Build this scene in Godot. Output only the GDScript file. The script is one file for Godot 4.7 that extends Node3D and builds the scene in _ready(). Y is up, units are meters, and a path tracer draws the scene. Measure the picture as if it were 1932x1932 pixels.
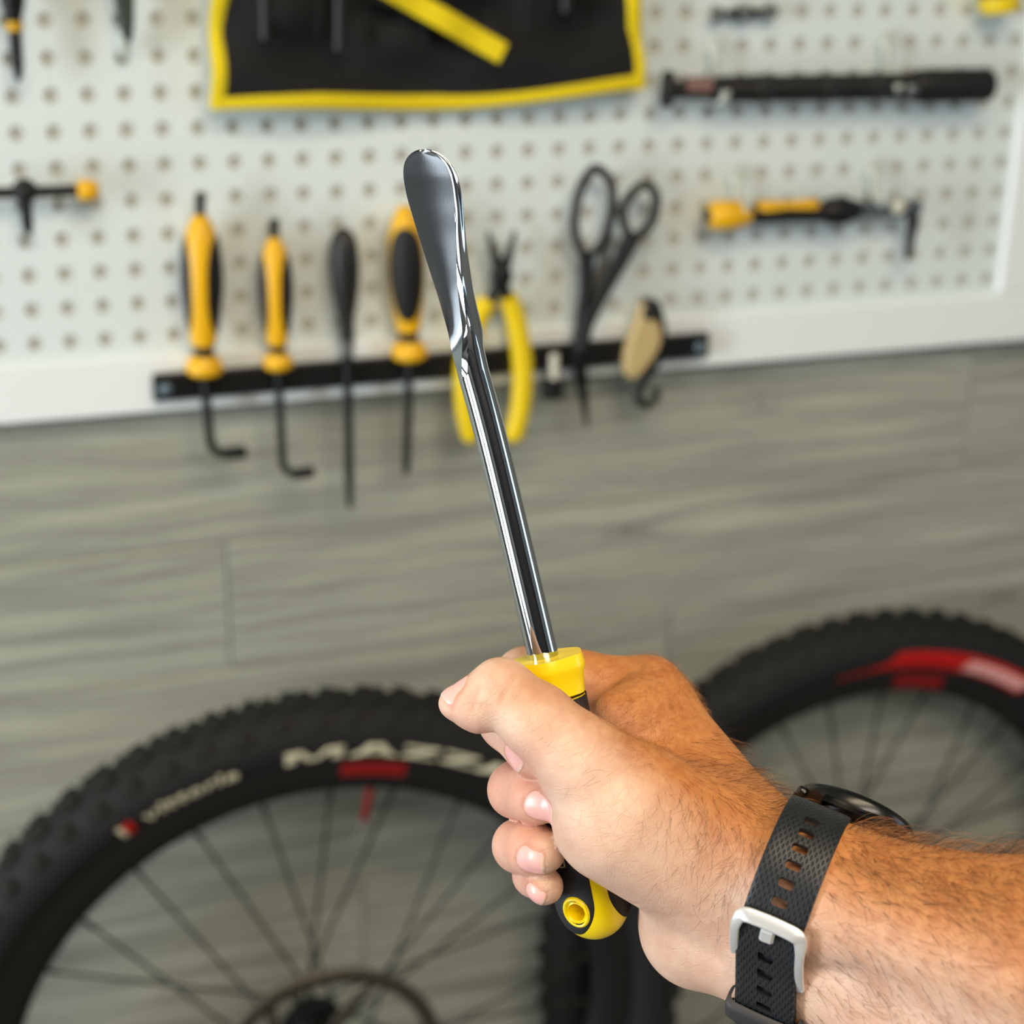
extends Node3D

# ------------------------------------------------------------------ shared state
var mats := {}
var used_names := {}
# bones of the hand's distance field, in millimetres in the hand's own frame
var bone_a := PackedVector3Array()
var bone_d := PackedVector3Array()
var bone_inv := PackedFloat32Array()
var bone_r := PackedFloat32Array()
var bone_dr := PackedFloat32Array()
var bone_chain := PackedInt32Array()
var chain_in := PackedFloat32Array()
var chain_join := PackedFloat32Array()
var fold_a := PackedVector3Array()
var fold_d := PackedVector3Array()
var fold_w := PackedFloat32Array()
var fold_h := PackedFloat32Array()
var every_bone := PackedInt32Array()
var every_fold := PackedInt32Array()
var rng := RandomNumberGenerator.new()
# the frame in which the hand, the lever and the watch are modelled
const HAND := Transform3D(Basis(Vector3(0.946284, 0.017243, 0.322877), Vector3(0.102217, 0.931412, -0.349318), Vector3(-0.306755, 0.363557, 0.879618)), Vector3(0.08523, 1.18911, 0.85422))


func _ready() -> void:
	rng.seed = 20240
	camera_and_light()
	make_materials()
	build_room()
	build_pegboard()
	build_wheels()
	build_wall_tools()
	build_hand()
	build_lever()
	build_watch()


# ------------------------------------------------------------------ camera, light, exposure
func camera_and_light() -> void:
	var cam := Camera3D.new()
	cam.name = "camera"
	cam.transform = Transform3D(Basis(Vector3(0.946284, 0.017243, 0.322877), Vector3(0.102217, 0.931412, -0.349318), Vector3(-0.306755, 0.363557, 0.879618)), Vector3(-0.09269, 1.39997, 1.3644))
	var lens := CameraAttributesPhysical.new()
	lens.frustum_focus_distance = 0.568
	var half: float = tan(deg_to_rad(33.9964) / 2.0)

	lens.frustum_focal_length = 12.0 / half
	lens.exposure_aperture = 5.4
	lens.frustum_near = 0.05
	lens.frustum_far = 50.0
	cam.fov = 33.9964
	cam.attributes = lens
	add_child(cam)
	cam.current = true
	cam.fov = 33.9964
	print("fov ", cam.fov)
	var env := Environment.new()
	env.background_mode = Environment.BG_COLOR
	env.background_color = Color.BLACK
	env.tonemap_mode = Environment.TONE_MAPPER_LINEAR
	env.tonemap_exposure = 1.06
	env.sdfgi_enabled = true
	env.ssao_enabled = true
	env.ssil_enabled = true
	var we := WorldEnvironment.new()
	we.name = "environment"
	we.environment = env
	add_child(we)
	# unseen lights: left panels, strips overhead, right panel; the rear strip is added fill
	panel("unseen_left_light", Vector3(-2.37, 1.07, 1.02), Vector3(1, 0.0, 0.0), Vector2(0.5, 1.7), Color(0.95, 0.98, 1.0), 5.4, "bright upright light panel, unseen, lighting hand and pegboard from the left, nearer the planks", "unseen light")  # out of view; lights the hand and throws the shadows rightward
	panel("unseen_left_light", Vector3(-2.37, 1.2, 2.1), Vector3(1, 0.0, 0.0), Vector2(1.1, 1.5), Color(0.95, 0.98, 1.0), 0.9, "dimmer wide light panel, unseen, lighting the hand from the left front, farther from the planks", "unseen light")  # out of view; widens the light from the left on hand and shaft
	panel("ceiling_lamp", Vector3(0.1, 2.57, 1.6), Vector3(0, -1, -0.001), Vector2(1.5, 0.5), Color(1.0, 0.91, 0.76), 2.5, "warm white strip lamp, unseen overhead, lighting hand and plank wall from above", "unseen lamp")  # out of view; warm light from above, shadows below the tools
	panel("ceiling_lamp", Vector3(0.3, 2.57, 2.75), Vector3(0, -1, -0.001), Vector2(1.5, 0.5), Color(1.0, 0.95, 0.88), 4.2, "added fill lamp under the ceiling, out of view, brightening the lower plank wall", "unseen lamp")  # added fill for the lower wall behind the wheels
	panel("unseen_right_light", Vector3(3.17, 1.45, 2.2), Vector3(-1, 0.0, 0.0), Vector2(0.9, 1.3), Color(0.74, 0.89, 1.0), 1.0, "upright light panel at right, out of view, giving the chromed shaft its right bright streak", "wall lamp")  # out of view; makes the bright streak on the shaft's right


func panel(called: String, at: Vector3, facing: Vector3, size: Vector2, tint: Color, energy: float, label: String, category: String) -> void:
	var l := AreaLight3D.new()
	l.name = numbered(called + "_source")
	l.area_size = size
	l.light_color = tint
	l.light_energy = energy
	l.light_size = 0.2
	l.shadow_enabled = true
	l.area_range = 12.0
	l.area_attenuation = 2.0
	var up := Vector3.UP if absf(facing.normalized().y) < 0.9 else Vector3(0, 0, -1)
	l.transform = Transform3D(Basis.looking_at(facing, up), at)
	add_child(l)
	var m := StandardMaterial3D.new()
	m.resource_name = called
	m.albedo_color = Color(0.9, 0.9, 0.9)
	m.emission_enabled = true
	m.emission = tint
	m.emission_energy_multiplier = energy * 0.12 / (size.x * size.y)
	var st := begin()
	box(st, Transform3D(Basis(), Vector3(0, 0, 0.012)), Vector3(size.x, size.y, 0.016), 0.004)
	var o := commit(called, st, m)
	o.transform = l.transform
	tag(o, label, category)


# ------------------------------------------------------------------ naming
func numbered(called: String) -> String:
	var n: int = used_names.get(called, 0)
	used_names[called] = n + 1
	return called if n == 0 else "%s_%03d" % [called, n]


func tag(o: Node3D, label: String, category: String, group := "") -> void:
	o.set_meta("label", label)
	o.set_meta("category", category)
	if group:
		o.set_meta("group", group)


func thing(called: String, label: String, category: String, at: Vector3, group := "") -> Node3D:
	var o := Node3D.new()
	o.name = numbered(called)
	o.position = at
	add_child(o)
	tag(o, label, category, group)
	return o


func begin() -> SurfaceTool:
	var st := SurfaceTool.new()
	st.begin(Mesh.PRIMITIVE_TRIANGLES)
	st.set_smooth_group(0)
	return st


func commit(called: String, st: SurfaceTool, m: Material, parent: Node = null) -> MeshInstance3D:
	st.generate_normals()
	var mesh := st.commit()
	return place(called, mesh, m, parent)


func place(called: String, mesh: Mesh, m: Material, parent: Node = null) -> MeshInstance3D:
	var o := MeshInstance3D.new()
	o.mesh = mesh
	o.material_override = m
	if parent == null:
		o.name = numbered(called)
		add_child(o)
	else:
		var n := 0
		for c in parent.get_children():
			if str(c.name) == called or str(c.name).begins_with(called + "_0") or str(c.name).begins_with(called + "_1") or str(c.name).begins_with(called + "_2"):
				n += 1
		o.name = called if n == 0 else "%s_%03d" % [called, n]
		parent.add_child(o, true)
	return o


func structure(called: String, st: SurfaceTool, m: Material) -> MeshInstance3D:
	var o := commit(called, st, m)
	o.set_meta("kind", "structure")
	return o


# ------------------------------------------------------------------ shapes
func tri(st: SurfaceTool, a: Vector3, b: Vector3, c: Vector3) -> void:
	st.set_uv(Vector2(a.x + a.z, a.y))
	st.add_vertex(a)
	st.set_uv(Vector2(b.x + b.z, b.y))
	st.add_vertex(b)
	st.set_uv(Vector2(c.x + c.z, c.y))
	st.add_vertex(c)


func quad(st: SurfaceTool, a: Vector3, b: Vector3, c: Vector3, d: Vector3) -> void:
	tri(st, a, b, c)
	tri(st, a, c, d)


func quad_uv(st: SurfaceTool, a: Vector3, b: Vector3, c: Vector3, d: Vector3, ua: Vector2, ub: Vector2, uc: Vector2, ud: Vector2) -> void:
	st.set_uv(ua)
	st.add_vertex(a)
	st.set_uv(ub)
	st.add_vertex(b)
	st.set_uv(uc)
	st.add_vertex(c)
	st.set_uv(ua)
	st.add_vertex(a)
	st.set_uv(uc)
	st.add_vertex(c)
	st.set_uv(ud)
	st.add_vertex(d)


# rows of points joined by quads
func sheet(st: SurfaceTool, rows: Array, close_row := false, close_all := false) -> void:
	var n := rows.size()
	for i in (n if close_all else n - 1):
		var p: PackedVector3Array = rows[i]
		var q: PackedVector3Array = rows[(i + 1) % n]
		var k := p.size()
		for j in (k if close_row else k - 1):
			var j2 := (j + 1) % k
			quad(st, p[j], q[j], q[j2], p[j2])


func fan(st: SurfaceTool, ring: PackedVector3Array, group: int, flip := false) -> void:
	st.set_smooth_group(group)
	var c := Vector3.ZERO
	for v in ring:
		c += v
	c /= ring.size()
	for i in ring.size():
		var a := ring[i]
		var b := ring[(i + 1) % ring.size()]
		if flip:
			tri(st, c, b, a)
		else:
			tri(st, c, a, b)
	st.set_smooth_group(0)


func tube(st: SurfaceTool, pts: Array, radii: Array, n := 10, capped := true, squash := 1.0, flat_axis := Vector3.ZERO) -> void:
	var rows := []
	var side := Vector3.ZERO
	for i in pts.size():
		var a: Vector3 = pts[maxi(i - 1, 0)]
		var b: Vector3 = pts[mini(i + 1, pts.size() - 1)]
		var d := (b - a).normalized()
		if flat_axis != Vector3.ZERO:
			side = (flat_axis - d * flat_axis.dot(d)).normalized()
		elif side == Vector3.ZERO:
			side = d.cross(Vector3(0.31, 0.2, 0.93)).normalized()
		else:
			side = (side - d * side.dot(d)).normalized()
		var other := d.cross(side)
		var r: float = radii[mini(i, radii.size() - 1)]
		var row := PackedVector3Array()
		for j in n:
			var t := TAU * j / n
			row.append(pts[i] + side * cos(t) * r * squash + other * sin(t) * r)
		rows.append(row)
	sheet(st, rows, true)
	if capped:
		fan(st, rows[0], 21)
		fan(st, rows[-1], 22, true)


# a turned shape: profile of (height along y, radius); facets gives the rounding of the cross-section a few flats
func lathe(st: SurfaceTool, t: Transform3D, profile: Array, n := 24, a0 := 0.0, a1 := TAU, facets := 0, flat := 0.0, squash := 1.0) -> void:
	var group := 1
	var whole := absf(a1 - a0 - TAU) < 0.001
	var last := Vector2.ZERO
	for i in profile.size() - 1:
		var p: Vector2 = profile[i]
		var q: Vector2 = profile[i + 1]
		var dir := (q - p).normalized()
		if i > 0 and absf(last.angle_to(dir)) > 0.7:
			group += 1
		last = dir
		st.set_smooth_group(group)
		for j in n:
			var c := []
			for k in [j, j + 1]:
				var a: float = a0 + (a1 - a0) * k / n
				if whole and k == n:
					a = a0
				var w := 1.0
				if facets:
					w = 1.0 - flat * (0.5 - 0.5 * cos(a * facets))
				c.append(t * Vector3(cos(a) * p.y * w, p.x, sin(a) * p.y * w * squash))
				c.append(t * Vector3(cos(a) * q.y * w, q.x, sin(a) * q.y * w * squash))
			if p.y < 1e-6:
				tri(st, c[0], c[1], c[3])
			elif q.y < 1e-6:
				tri(st, c[0], c[1], c[2])
			else:
				quad(st, c[0], c[1], c[3], c[2])
	st.set_smooth_group(0)


func box(st: SurfaceTool, t: Transform3D, size: Vector3, bevel := 0.0) -> void:
	st.set_smooth_group(-1)
	var h := size / 2.0
	var b := minf(bevel, minf(h.x, minf(h.y, h.z)) * 0.98)
	for axis in 3:
		for s in [-1.0, 1.0]:
			var u := (axis + 1) % 3
			var v := (axis + 2) % 3
			var c := []
			for k in [[-1, -1], [1, -1], [1, 1], [-1, 1]]:
				var p := Vector3.ZERO
				p[axis] = h[axis] * s
				p[u] = (h[u] - b) * k[0]
				p[v] = (h[v] - b) * k[1]
				c.append(t * p)
			if s > 0:
				quad(st, c[0], c[3], c[2], c[1])
			else:
				quad(st, c[0], c[1], c[2], c[3])
	if b > 0.0:
		for axis in 3:
			var u := (axis + 1) % 3
			var v := (axis + 2) % 3
			for su in [-1.0, 1.0]:
				for sv in [-1.0, 1.0]:
					var c := []
					for e in [[-1.0, 0], [1.0, 0], [1.0, 1], [-1.0, 1]]:
						var p := Vector3.ZERO
						p[axis] = (h[axis] - b) * e[0]
						p[u] = (h[u] if e[1] == 0 else h[u] - b) * su
						p[v] = (h[v] - b if e[1] == 0 else h[v]) * sv
						c.append(t * p)
					if su * sv > 0:
						quad(st, c[0], c[3], c[2], c[1])
					else:
						quad(st, c[0], c[1], c[2], c[3])
		for sx in [-1.0, 1.0]:
			for sy in [-1.0, 1.0]:
				for sz in [-1.0, 1.0]:
					var p := t * Vector3(h.x * sx, (h.y - b) * sy, (h.z - b) * sz)
					var q := t * Vector3((h.x - b) * sx, h.y * sy, (h.z - b) * sz)
					var r := t * Vector3((h.x - b) * sx, (h.y - b) * sy, h.z * sz)
					if sx * sy * sz > 0:
						tri(st, p, r, q)
					else:
						tri(st, p, q, r)
	st.set_smooth_group(0)


# a flat outline in the plane of t, given thickness and rounded rims
func prism(st: SurfaceTool, t: Transform3D, poly: PackedVector2Array, depth: float, bevel := 0.0) -> void:
	var n := poly.size()
	if Geometry2D.is_polygon_clockwise(poly):
		poly.reverse()
	var inner := PackedVector2Array()
	for i in n:
		var a := (poly[i] - poly[(i + n - 1) % n]).normalized()
		var b := (poly[(i + 1) % n] - poly[i]).normalized()
		var normal := (a + b).normalized().orthogonal()
		inner.append(poly[i] - normal * bevel)
	var h := depth / 2.0
	var rings := [[inner, h], [poly, h - bevel], [poly, -h + bevel], [inner, -h]]
	if bevel == 0.0:
		rings = [[poly, h], [poly, -h]]
	var rows := []
	for r in rings:
		var row := PackedVector3Array()
		for v in r[0]:
			row.append(t * Vector3(v.x, v.y, r[1]))
		rows.append(row)
	for i in rows.size() - 1:
		st.set_smooth_group(5 + i)
		sheet(st, [rows[i], rows[i + 1]], true)
	var cut := Geometry2D.triangulate_polygon(inner if bevel > 0.0 else poly)
	for k in range(0, cut.size(), 3):
		st.set_smooth_group(11)
		tri(st, rows[0][cut[k]], rows[0][cut[k + 2]], rows[0][cut[k + 1]])
		st.set_smooth_group(12)
		tri(st, rows[-1][cut[k]], rows[-1][cut[k + 1]], rows[-1][cut[k + 2]])
	st.set_smooth_group(0)


func smooth_line(pts: Array, steps := 6) -> Array:
	var out := []
	for i in pts.size() - 1:
		for k in steps:
			out.append(pts[i].cubic_interpolate(pts[i + 1], pts[maxi(i - 1, 0)], pts[mini(i + 2, pts.size() - 1)], float(k) / steps))
	out.append(pts[-1])
	return out


func smooth_loop(pts: PackedVector2Array, steps := 5) -> PackedVector2Array:
	var out := PackedVector2Array()
	var n := pts.size()
	for i in n:
		for k in steps:
			out.append(pts[i].cubic_interpolate(pts[(i + 1) % n], pts[(i + n - 1) % n], pts[(i + 2) % n], float(k) / steps))
	return out


# y axis from a to b, z towards the room
func along(a: Vector3, b: Vector3, facing := Vector3(0, 0, 1)) -> Transform3D:
	var y := (b - a).normalized()
	var x := y.cross(facing).normalized()
	return Transform3D(Basis(x, y, x.cross(y)), a)


# ------------------------------------------------------------------ materials
func mat(called: String, c: Color, rough := 0.5, metal := 0.0) -> StandardMaterial3D:
	var m := StandardMaterial3D.new()
	m.resource_name = called
	m.albedo_color = c
	m.roughness = rough
	m.metallic = metal
	mats[called] = m
	return m


func noise_texture(kind: int, freq: float, size := 256, octaves := 3) -> NoiseTexture2D:
	var n := FastNoiseLite.new()
	n.noise_type = kind
	n.frequency = freq
	n.fractal_octaves = octaves
	n.seed = 7
	var t := NoiseTexture2D.new()
	t.width = size
	t.height = size
	t.seamless = true
	t.noise = n
	return t


func relief(m: StandardMaterial3D, t: Texture2D, scale_cm: float, tiles: float) -> void:
	m.heightmap_enabled = true
	m.heightmap_texture = t
	m.heightmap_scale = scale_cm
	m.uv1_triplanar = true
	m.uv1_scale = Vector3.ONE * tiles


func wood_texture(number: int, knots: Array) -> ImageTexture:
	var w := 1024
	var h := 128
	var im := Image.create(w, h, false, Image.FORMAT_RGB8)
	var a := FastNoiseLite.new()
	a.seed = 40 + number
	a.frequency = 0.02
	a.fractal_octaves = 4
	var b := FastNoiseLite.new()
	b.seed = 60 + number
	b.frequency = 0.011
	for y in h:
		for x in w:
			var bend := 8.0 * b.get_noise_2d(x * 0.4, y * 1.3)
			var ring := 0.0
			for k in knots:
				var d := Vector2((x - k.x) * 0.5, y - k.y).length()
				bend += 9.0 * signf(y - k.y) * exp(-d * d / 320.0)
				ring += (0.5 + 0.5 * sin(d * 0.9)) * exp(-d * d / 120.0)
			var g := a.get_noise_2d(x * 0.13, (y + bend) * 4.0)
			var fine := a.get_noise_2d(x * 0.35 + 900.0, (y + bend) * 14.0)
			var wide := b.get_noise_2d(x * 0.3, (y + bend) * 2.4 + 300.0)
			var v := 0.675 + 0.12 * g + 0.08 * fine + 0.07 * wide - 0.16 * ring
			im.set_pixel(x, y, Color(v * 1.0, v * 0.985, v * 0.92))
	return ImageTexture.create_from_image(im)


func knurl_texture() -> ImageTexture:
	var n := 64
	var im := Image.create(n, n, false, Image.FORMAT_RGB8)
	for y in n:
		for x in n:
			var u := float(x) / n
			var v := float(y) / n
			var best := 0.0
			for c in [Vector2(0.25, 0.25), Vector2(0.75, 0.75)]:
				for ox in [-1, 0, 1]:
					for oy in [-1, 0, 1]:
						var d := Vector2(u - c.x - ox, v - c.y - oy)
						best = maxf(best, 1.0 - (absf(d.x) / 0.23 + absf(d.y) / 0.36))
			var g := clampf(best * 1.6, 0.0, 1.0)
			im.set_pixel(x, y, Color(g, g, g))
	return ImageTexture.create_from_image(im)


func scratch_texture() -> ImageTexture:
	var n := 512
	var im := Image.create(n, n, false, Image.FORMAT_RGB8)
	im.fill(Color(0.5, 0.5, 0.5))
	var r := RandomNumberGenerator.new()
	r.seed = 5
	for k in 2600:
		var x := r.randi_range(0, n - 1)
		var y := r.randi_range(0, n - 1)
		var len := r.randi_range(10, 90)
		var g := r.randf_range(0.25, 0.75)
		var slope := r.randf_range(-0.12, 0.12)
		for i in len:
			im.set_pixel(posmod(int(x + i * slope), n), (y + i) % n, Color(g, g, g))
	return ImageTexture.create_from_image(im)


func skin_texture() -> ImageTexture:
	# fine cells of the skin, crossed by creases that run slantwise over thumb and palm
	var n := 768
	var im := Image.create(n, n, false, Image.FORMAT_RGB8)
	var c := FastNoiseLite.new()
	c.noise_type = FastNoiseLite.TYPE_CELLULAR
	c.cellular_return_type = FastNoiseLite.RETURN_DISTANCE2_SUB
	c.frequency = 0.05
	c.seed = 3
	var height := PackedFloat32Array()
	height.resize(n * n)
	for y in n:
		for x in n:
			var wx := clampf((x - (n - 48.0)) / 48.0, 0.0, 1.0)
			var wy := clampf((y - (n - 48.0)) / 48.0, 0.0, 1.0)
			var v := c.get_noise_2d(x, y)
			if wx > 0.0 or wy > 0.0:
				v = lerpf(lerpf(v, c.get_noise_2d(x - n, y), wx), lerpf(c.get_noise_2d(x, y - n), c.get_noise_2d(x - n, y - n), wx), wy)
			height[y * n + x] = 0.78 + v * 0.13
	var r := RandomNumberGenerator.new()
	r.seed = 31
	for k in 1000:
		var ang := deg_to_rad(-31.0 + r.randf_range(-16.0, 16.0)) if r.randf() < 0.68 else deg_to_rad(72.0 + r.randf_range(-18.0, 18.0))
		var p := Vector2(r.randf() * n, r.randf() * n)
		var len := r.randf_range(50.0, 280.0)
		var deep := r.randf_range(0.06, 0.30)
		var wide := r.randf_range(1.4, 2.6)
		var bend := r.randf_range(-0.003, 0.003)
		var i := 0.0
		while i < len:
			var d := Vector2(cos(ang), sin(ang))
			ang += bend + r.randf_range(-0.05, 0.05)
			p += d
			var fade := sin(PI * i / len) * deep
			for o in range(-7, 8):
				var q := p + d.orthogonal() * o
				var at := posmod(int(q.y), n) * n + posmod(int(q.x), n)
				height[at] = minf(height[at], 0.80 - fade * exp(-pow(o / wide, 2.0)) + 0.2 * (1.0 - exp(-pow(o / wide, 2.0))))
			i += 1.0
	for y in n:
		for x in n:
			var g := clampf(height[y * n + x], 0.0, 1.0)
			im.set_pixel(x, y, Color(g, g, g))
	return ImageTexture.create_from_image(im)


func make_materials() -> void:
	var fine := noise_texture(FastNoiseLite.TYPE_SIMPLEX, 0.08)
	mat("white_paint", Color(0.875, 0.92, 0.925), 0.55)
	relief(mats.white_paint, fine, 0.01, 6.0)
	mat("white_rail", Color(0.935, 0.965, 0.975), 0.5)
	mat("board_back", Color(0.77, 0.775, 0.74), 0.8)
	mat("plaster", Color(0.62, 0.62, 0.60), 0.9)
	mat("dark_plaster", Color(0.50, 0.50, 0.50), 0.9)
	mat("concrete", Color(0.42, 0.41, 0.39), 0.85)
	relief(mats.concrete, fine, 0.05, 3.0)
	for k in 3:
		var knots: Array = [[Vector2(610, 58), Vector2(190, 100)], [Vector2(820, 40)], [Vector2(330, 30), Vector2(900, 90)]][k]
		var m := mat("grey_wood_%d" % k, Color(0.91, 0.94, 0.935), 0.62)
		m.albedo_texture = wood_texture(k, knots)
	mat("amber_plastic", Color(0.93, 0.71, 0.02), 0.38)
	mat("yellow_plastic", Color(0.98, 0.86, 0.01), 0.34)
	mats.yellow_plastic.clearcoat_enabled = true
	mats.yellow_plastic.clearcoat = 0.35
	mats.yellow_plastic.clearcoat_roughness = 0.2
	mat("yellow_grip", Color(0.93, 0.81, 0.03), 0.5)
	mat("yellow_cloth", Color(0.93, 0.83, 0.02), 0.85)
	relief(mats.yellow_cloth, fine, 0.03, 60.0)
	mat("deep_yellow", Color(0.80, 0.62, 0.02), 0.5)
	mat("black_cloth", Color(0.024, 0.024, 0.03), 0.8)
	relief(mats.black_cloth, fine, 0.03, 60.0)
	mat("black_rubber", Color(0.034, 0.034, 0.037), 0.6)
	mat("grip_rubber", Color(0.115, 0.122, 0.14), 0.62)
	relief(mats.grip_rubber, noise_texture(FastNoiseLite.TYPE_SIMPLEX, 0.25), 0.006, 80.0)
	mat("grip_rubber_dark", Color(0.10, 0.075, 0.068), 0.62)
	mat("black_steel", Color(0.05, 0.05, 0.053), 0.45, 0.2)
	mat("black_bar", Color(0.035, 0.035, 0.038), 0.45)
	mat("steel", Color(0.52, 0.54, 0.56), 0.35, 0.9)
	mat("grey_steel", Color(0.46, 0.475, 0.47), 0.5, 0.4)
	mat("bolt_steel", Color(0.42, 0.50, 0.54), 0.4, 0.6)
	mat("dark_handle", Color(0.115, 0.122, 0.122), 0.45)
	mat("clear_hook", Color(0.80, 0.83, 0.80), 0.4)
	mat("green_grey", Color(0.20, 0.245, 0.21), 0.5)
	mat("pale_wood", Color(0.77, 0.68, 0.48), 0.6)
	mat("pale_print", Color(0.80, 0.80, 0.74), 0.6)
	mat("dull_pink", Color(0.5, 0.38, 0.36), 0.6)
	mat("tire_rubber", Color(0.05, 0.05, 0.05), 0.75)
	relief(mats.tire_rubber, fine, 0.03, 30.0)
	mat("tread_rubber", Color(0.085, 0.08, 0.068), 0.85)
	mat("tire_print", Color(0.86, 0.84, 0.72), 0.6)
	mat("red_print", Color(0.72, 0.03, 0.03), 0.5)
	mat("dark_red", Color(0.48, 0.03, 0.035), 0.45)
	mat("pale_pink", Color(0.92, 0.70, 0.68), 0.6)
	mat("rim_black", Color(0.06, 0.06, 0.062), 0.45)
	mat("spoke_black", Color(0.07, 0.07, 0.072), 0.4, 0.4)
	mat("disc_steel", Color(0.33, 0.31, 0.27), 0.45, 0.7)
	mat("chrome", Color(0.80, 0.82, 0.85), 0.045, 1.0)
	var brushed := mat("ground_steel", Color(0.62, 0.65, 0.68), 0.2, 1.0)
	relief(brushed, scratch_texture(), 0.0016, 42.0)
	var skin := mat("skin", Color.WHITE, 0.5)
	skin.vertex_color_use_as_albedo = true
	skin.metallic_specular = 0.42
	skin.subsurf_scatter_enabled = true
	skin.subsurf_scatter_strength = 0.06
	relief(skin, skin_texture(), 0.12, 20.0)
	var nail := mat("nail", Color(0.93, 0.70, 0.67), 0.3)
	nail.clearcoat_enabled = true
	nail.clearcoat = 0.3
	mat("nail_tip", Color(0.90, 0.77, 0.69), 0.4)
	mat("hair_dark", Color(0.26, 0.15, 0.085), 0.4)
	mat("hair_light", Color(0.72, 0.50, 0.30), 0.4)
	var strap := mat("strap_rubber", Color(0.10, 0.115, 0.135), 0.48)
	strap.heightmap_enabled = true
	strap.heightmap_texture = knurl_texture()
	strap.heightmap_scale = 0.07
	mat("strap_edge", Color(0.12, 0.13, 0.145), 0.55)
	mat("keeper_rubber", Color(0.20, 0.20, 0.205), 0.6)
	mat("case_black", Color(0.03, 0.03, 0.032), 0.28)
	mat("watch_glass", Color(0.01, 0.01, 0.012), 0.06)
	mat("buckle_steel", Color(0.93, 0.94, 0.95), 0.26, 0.6)


# ------------------------------------------------------------------ the room
func slab(called: String, lo: Vector3, hi: Vector3, m: Material) -> void:
	var st := begin()
	box(st, Transform3D(Basis(), (lo + hi) / 2.0), hi - lo)
	structure(called, st, m)


func build_room() -> void:
	slab("floor", Vector3(-2.5, -0.1, -0.2), Vector3(3.3, 0.0, 3.2), mats.concrete)
	slab("ceiling", Vector3(-2.5, 2.62, -0.2), Vector3(3.3, 2.72, 3.2), mats.plaster)
	slab("wall_left", Vector3(-2.5, 0, -0.2), Vector3(-2.4, 2.62, 3.2), mats.dark_plaster)
	slab("wall_right", Vector3(3.2, 0, -0.2), Vector3(3.3, 2.62, 3.2), mats.plaster)
	slab("wall_front", Vector3(-2.4, 0, 3.1), Vector3(3.2, 2.62, 3.2), mats.dark_plaster)
	# dark door behind the camera, out of view, placed to darken the shaft's reflection
	st_unseen_door()
	# the plank wall: each board its own piece
	var st := begin()
	box(st, Transform3D(Basis(), Vector3(0.4, 1.31, -0.08)), Vector3(5.6, 2.62, 0.1))
	var wall := structure("wall_back", st, mats.dark_plaster)
	var height := 0.126
	var length := 1.2
	for row in 21:
		var top: float = 0.827 + height * (14 - row)
		if top - height > 2.6 or top < 0.05:
			continue
		var lo := maxf(top - height, 0.0)
		var hi := minf(top, 2.62)
		# the board end seen left of the lever's shaft fixes the bond of its row
		var shift: float = fposmod(0.1215 + 0.44 * (row - 14), length)
		var x := shift - 3.0 * length
		while x < 3.2:
			var x0 := maxf(x, -2.4)
			var x1 := minf(x + length, 3.2)
			if x1 - x0 > 0.02:
				var b := begin()
				plank(b, x0, x1, lo, hi, x, top)
				place("plank", finish(b), mats["grey_wood_%d" % posmod(row + int((x + 8.0) / length) * 2, 3)], wall)
			x += length


func st_unseen_door() -> void:
	var st := begin()
	for k in 5:
		box(st, Transform3D(Basis(), Vector3(0.15, 0.255 + 0.5 * k, 3.08)), Vector3(2.9, 0.49, 0.04), 0.01)
	structure("unseen_dark_door_1", st, mats.black_cloth)  # unseen; stands where the middle of the chromed shaft mirrors dark


func finish(st: SurfaceTool) -> ArrayMesh:
	st.generate_normals()
	return st.commit()


func plank(st: SurfaceTool, x0: float, x1: float, y0: float, y1: float, ox: float, oy: float) -> void:
	var g := 0.0005
	var b := 0.0012
	var zf := -0.022
	var uv := func(x: float, y: float) -> Vector2: return Vector2((x - ox) / 1.2, (oy - y) / 0.126)
	var xs := [x0 + g, x0 + g + b, x1 - g - b, x1 - g]
	var ys := [y0 + g, y0 + g + b, y1 - g - b, y1 - g]
	st.set_smooth_group(-1)
	for i in 3:
		for j in 3:
			var c := []
			var t := []
			for k in [[0, 0], [0, 1], [1, 1], [1, 0]]:
				var xi: int = i + k[0]
				var yi: int = j + k[1]
				var rim: bool = xi == 0 or xi == 3 or yi == 0 or yi == 3
				c.append(Vector3(xs[xi], ys[yi], zf - (b if rim else 0.0)))
				t.append(uv.call(xs[xi], ys[yi]))
			quad_uv(st, c[0], c[1], c[2], c[3], t[0], t[1], t[2], t[3])
	var z1 := -0.0305
	var front := zf - b
	for e in [[0, 0, 0, 3], [0, 3, 3, 3], [3, 3, 3, 0], [3, 0, 0, 0]]:
		var a := Vector2(xs[e[0]], ys[e[1]])
		var d := Vector2(xs[e[2]], ys[e[3]])
		var ua: Vector2 = uv.call(a.x, a.y)
		var ud: Vector2 = uv.call(d.x, d.y)
		quad_uv(st, Vector3(a.x, a.y, front), Vector3(a.x, a.y, z1), Vector3(d.x, d.y, z1), Vector3(d.x, d.y, front), ua, ua, ud, ud)


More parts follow.
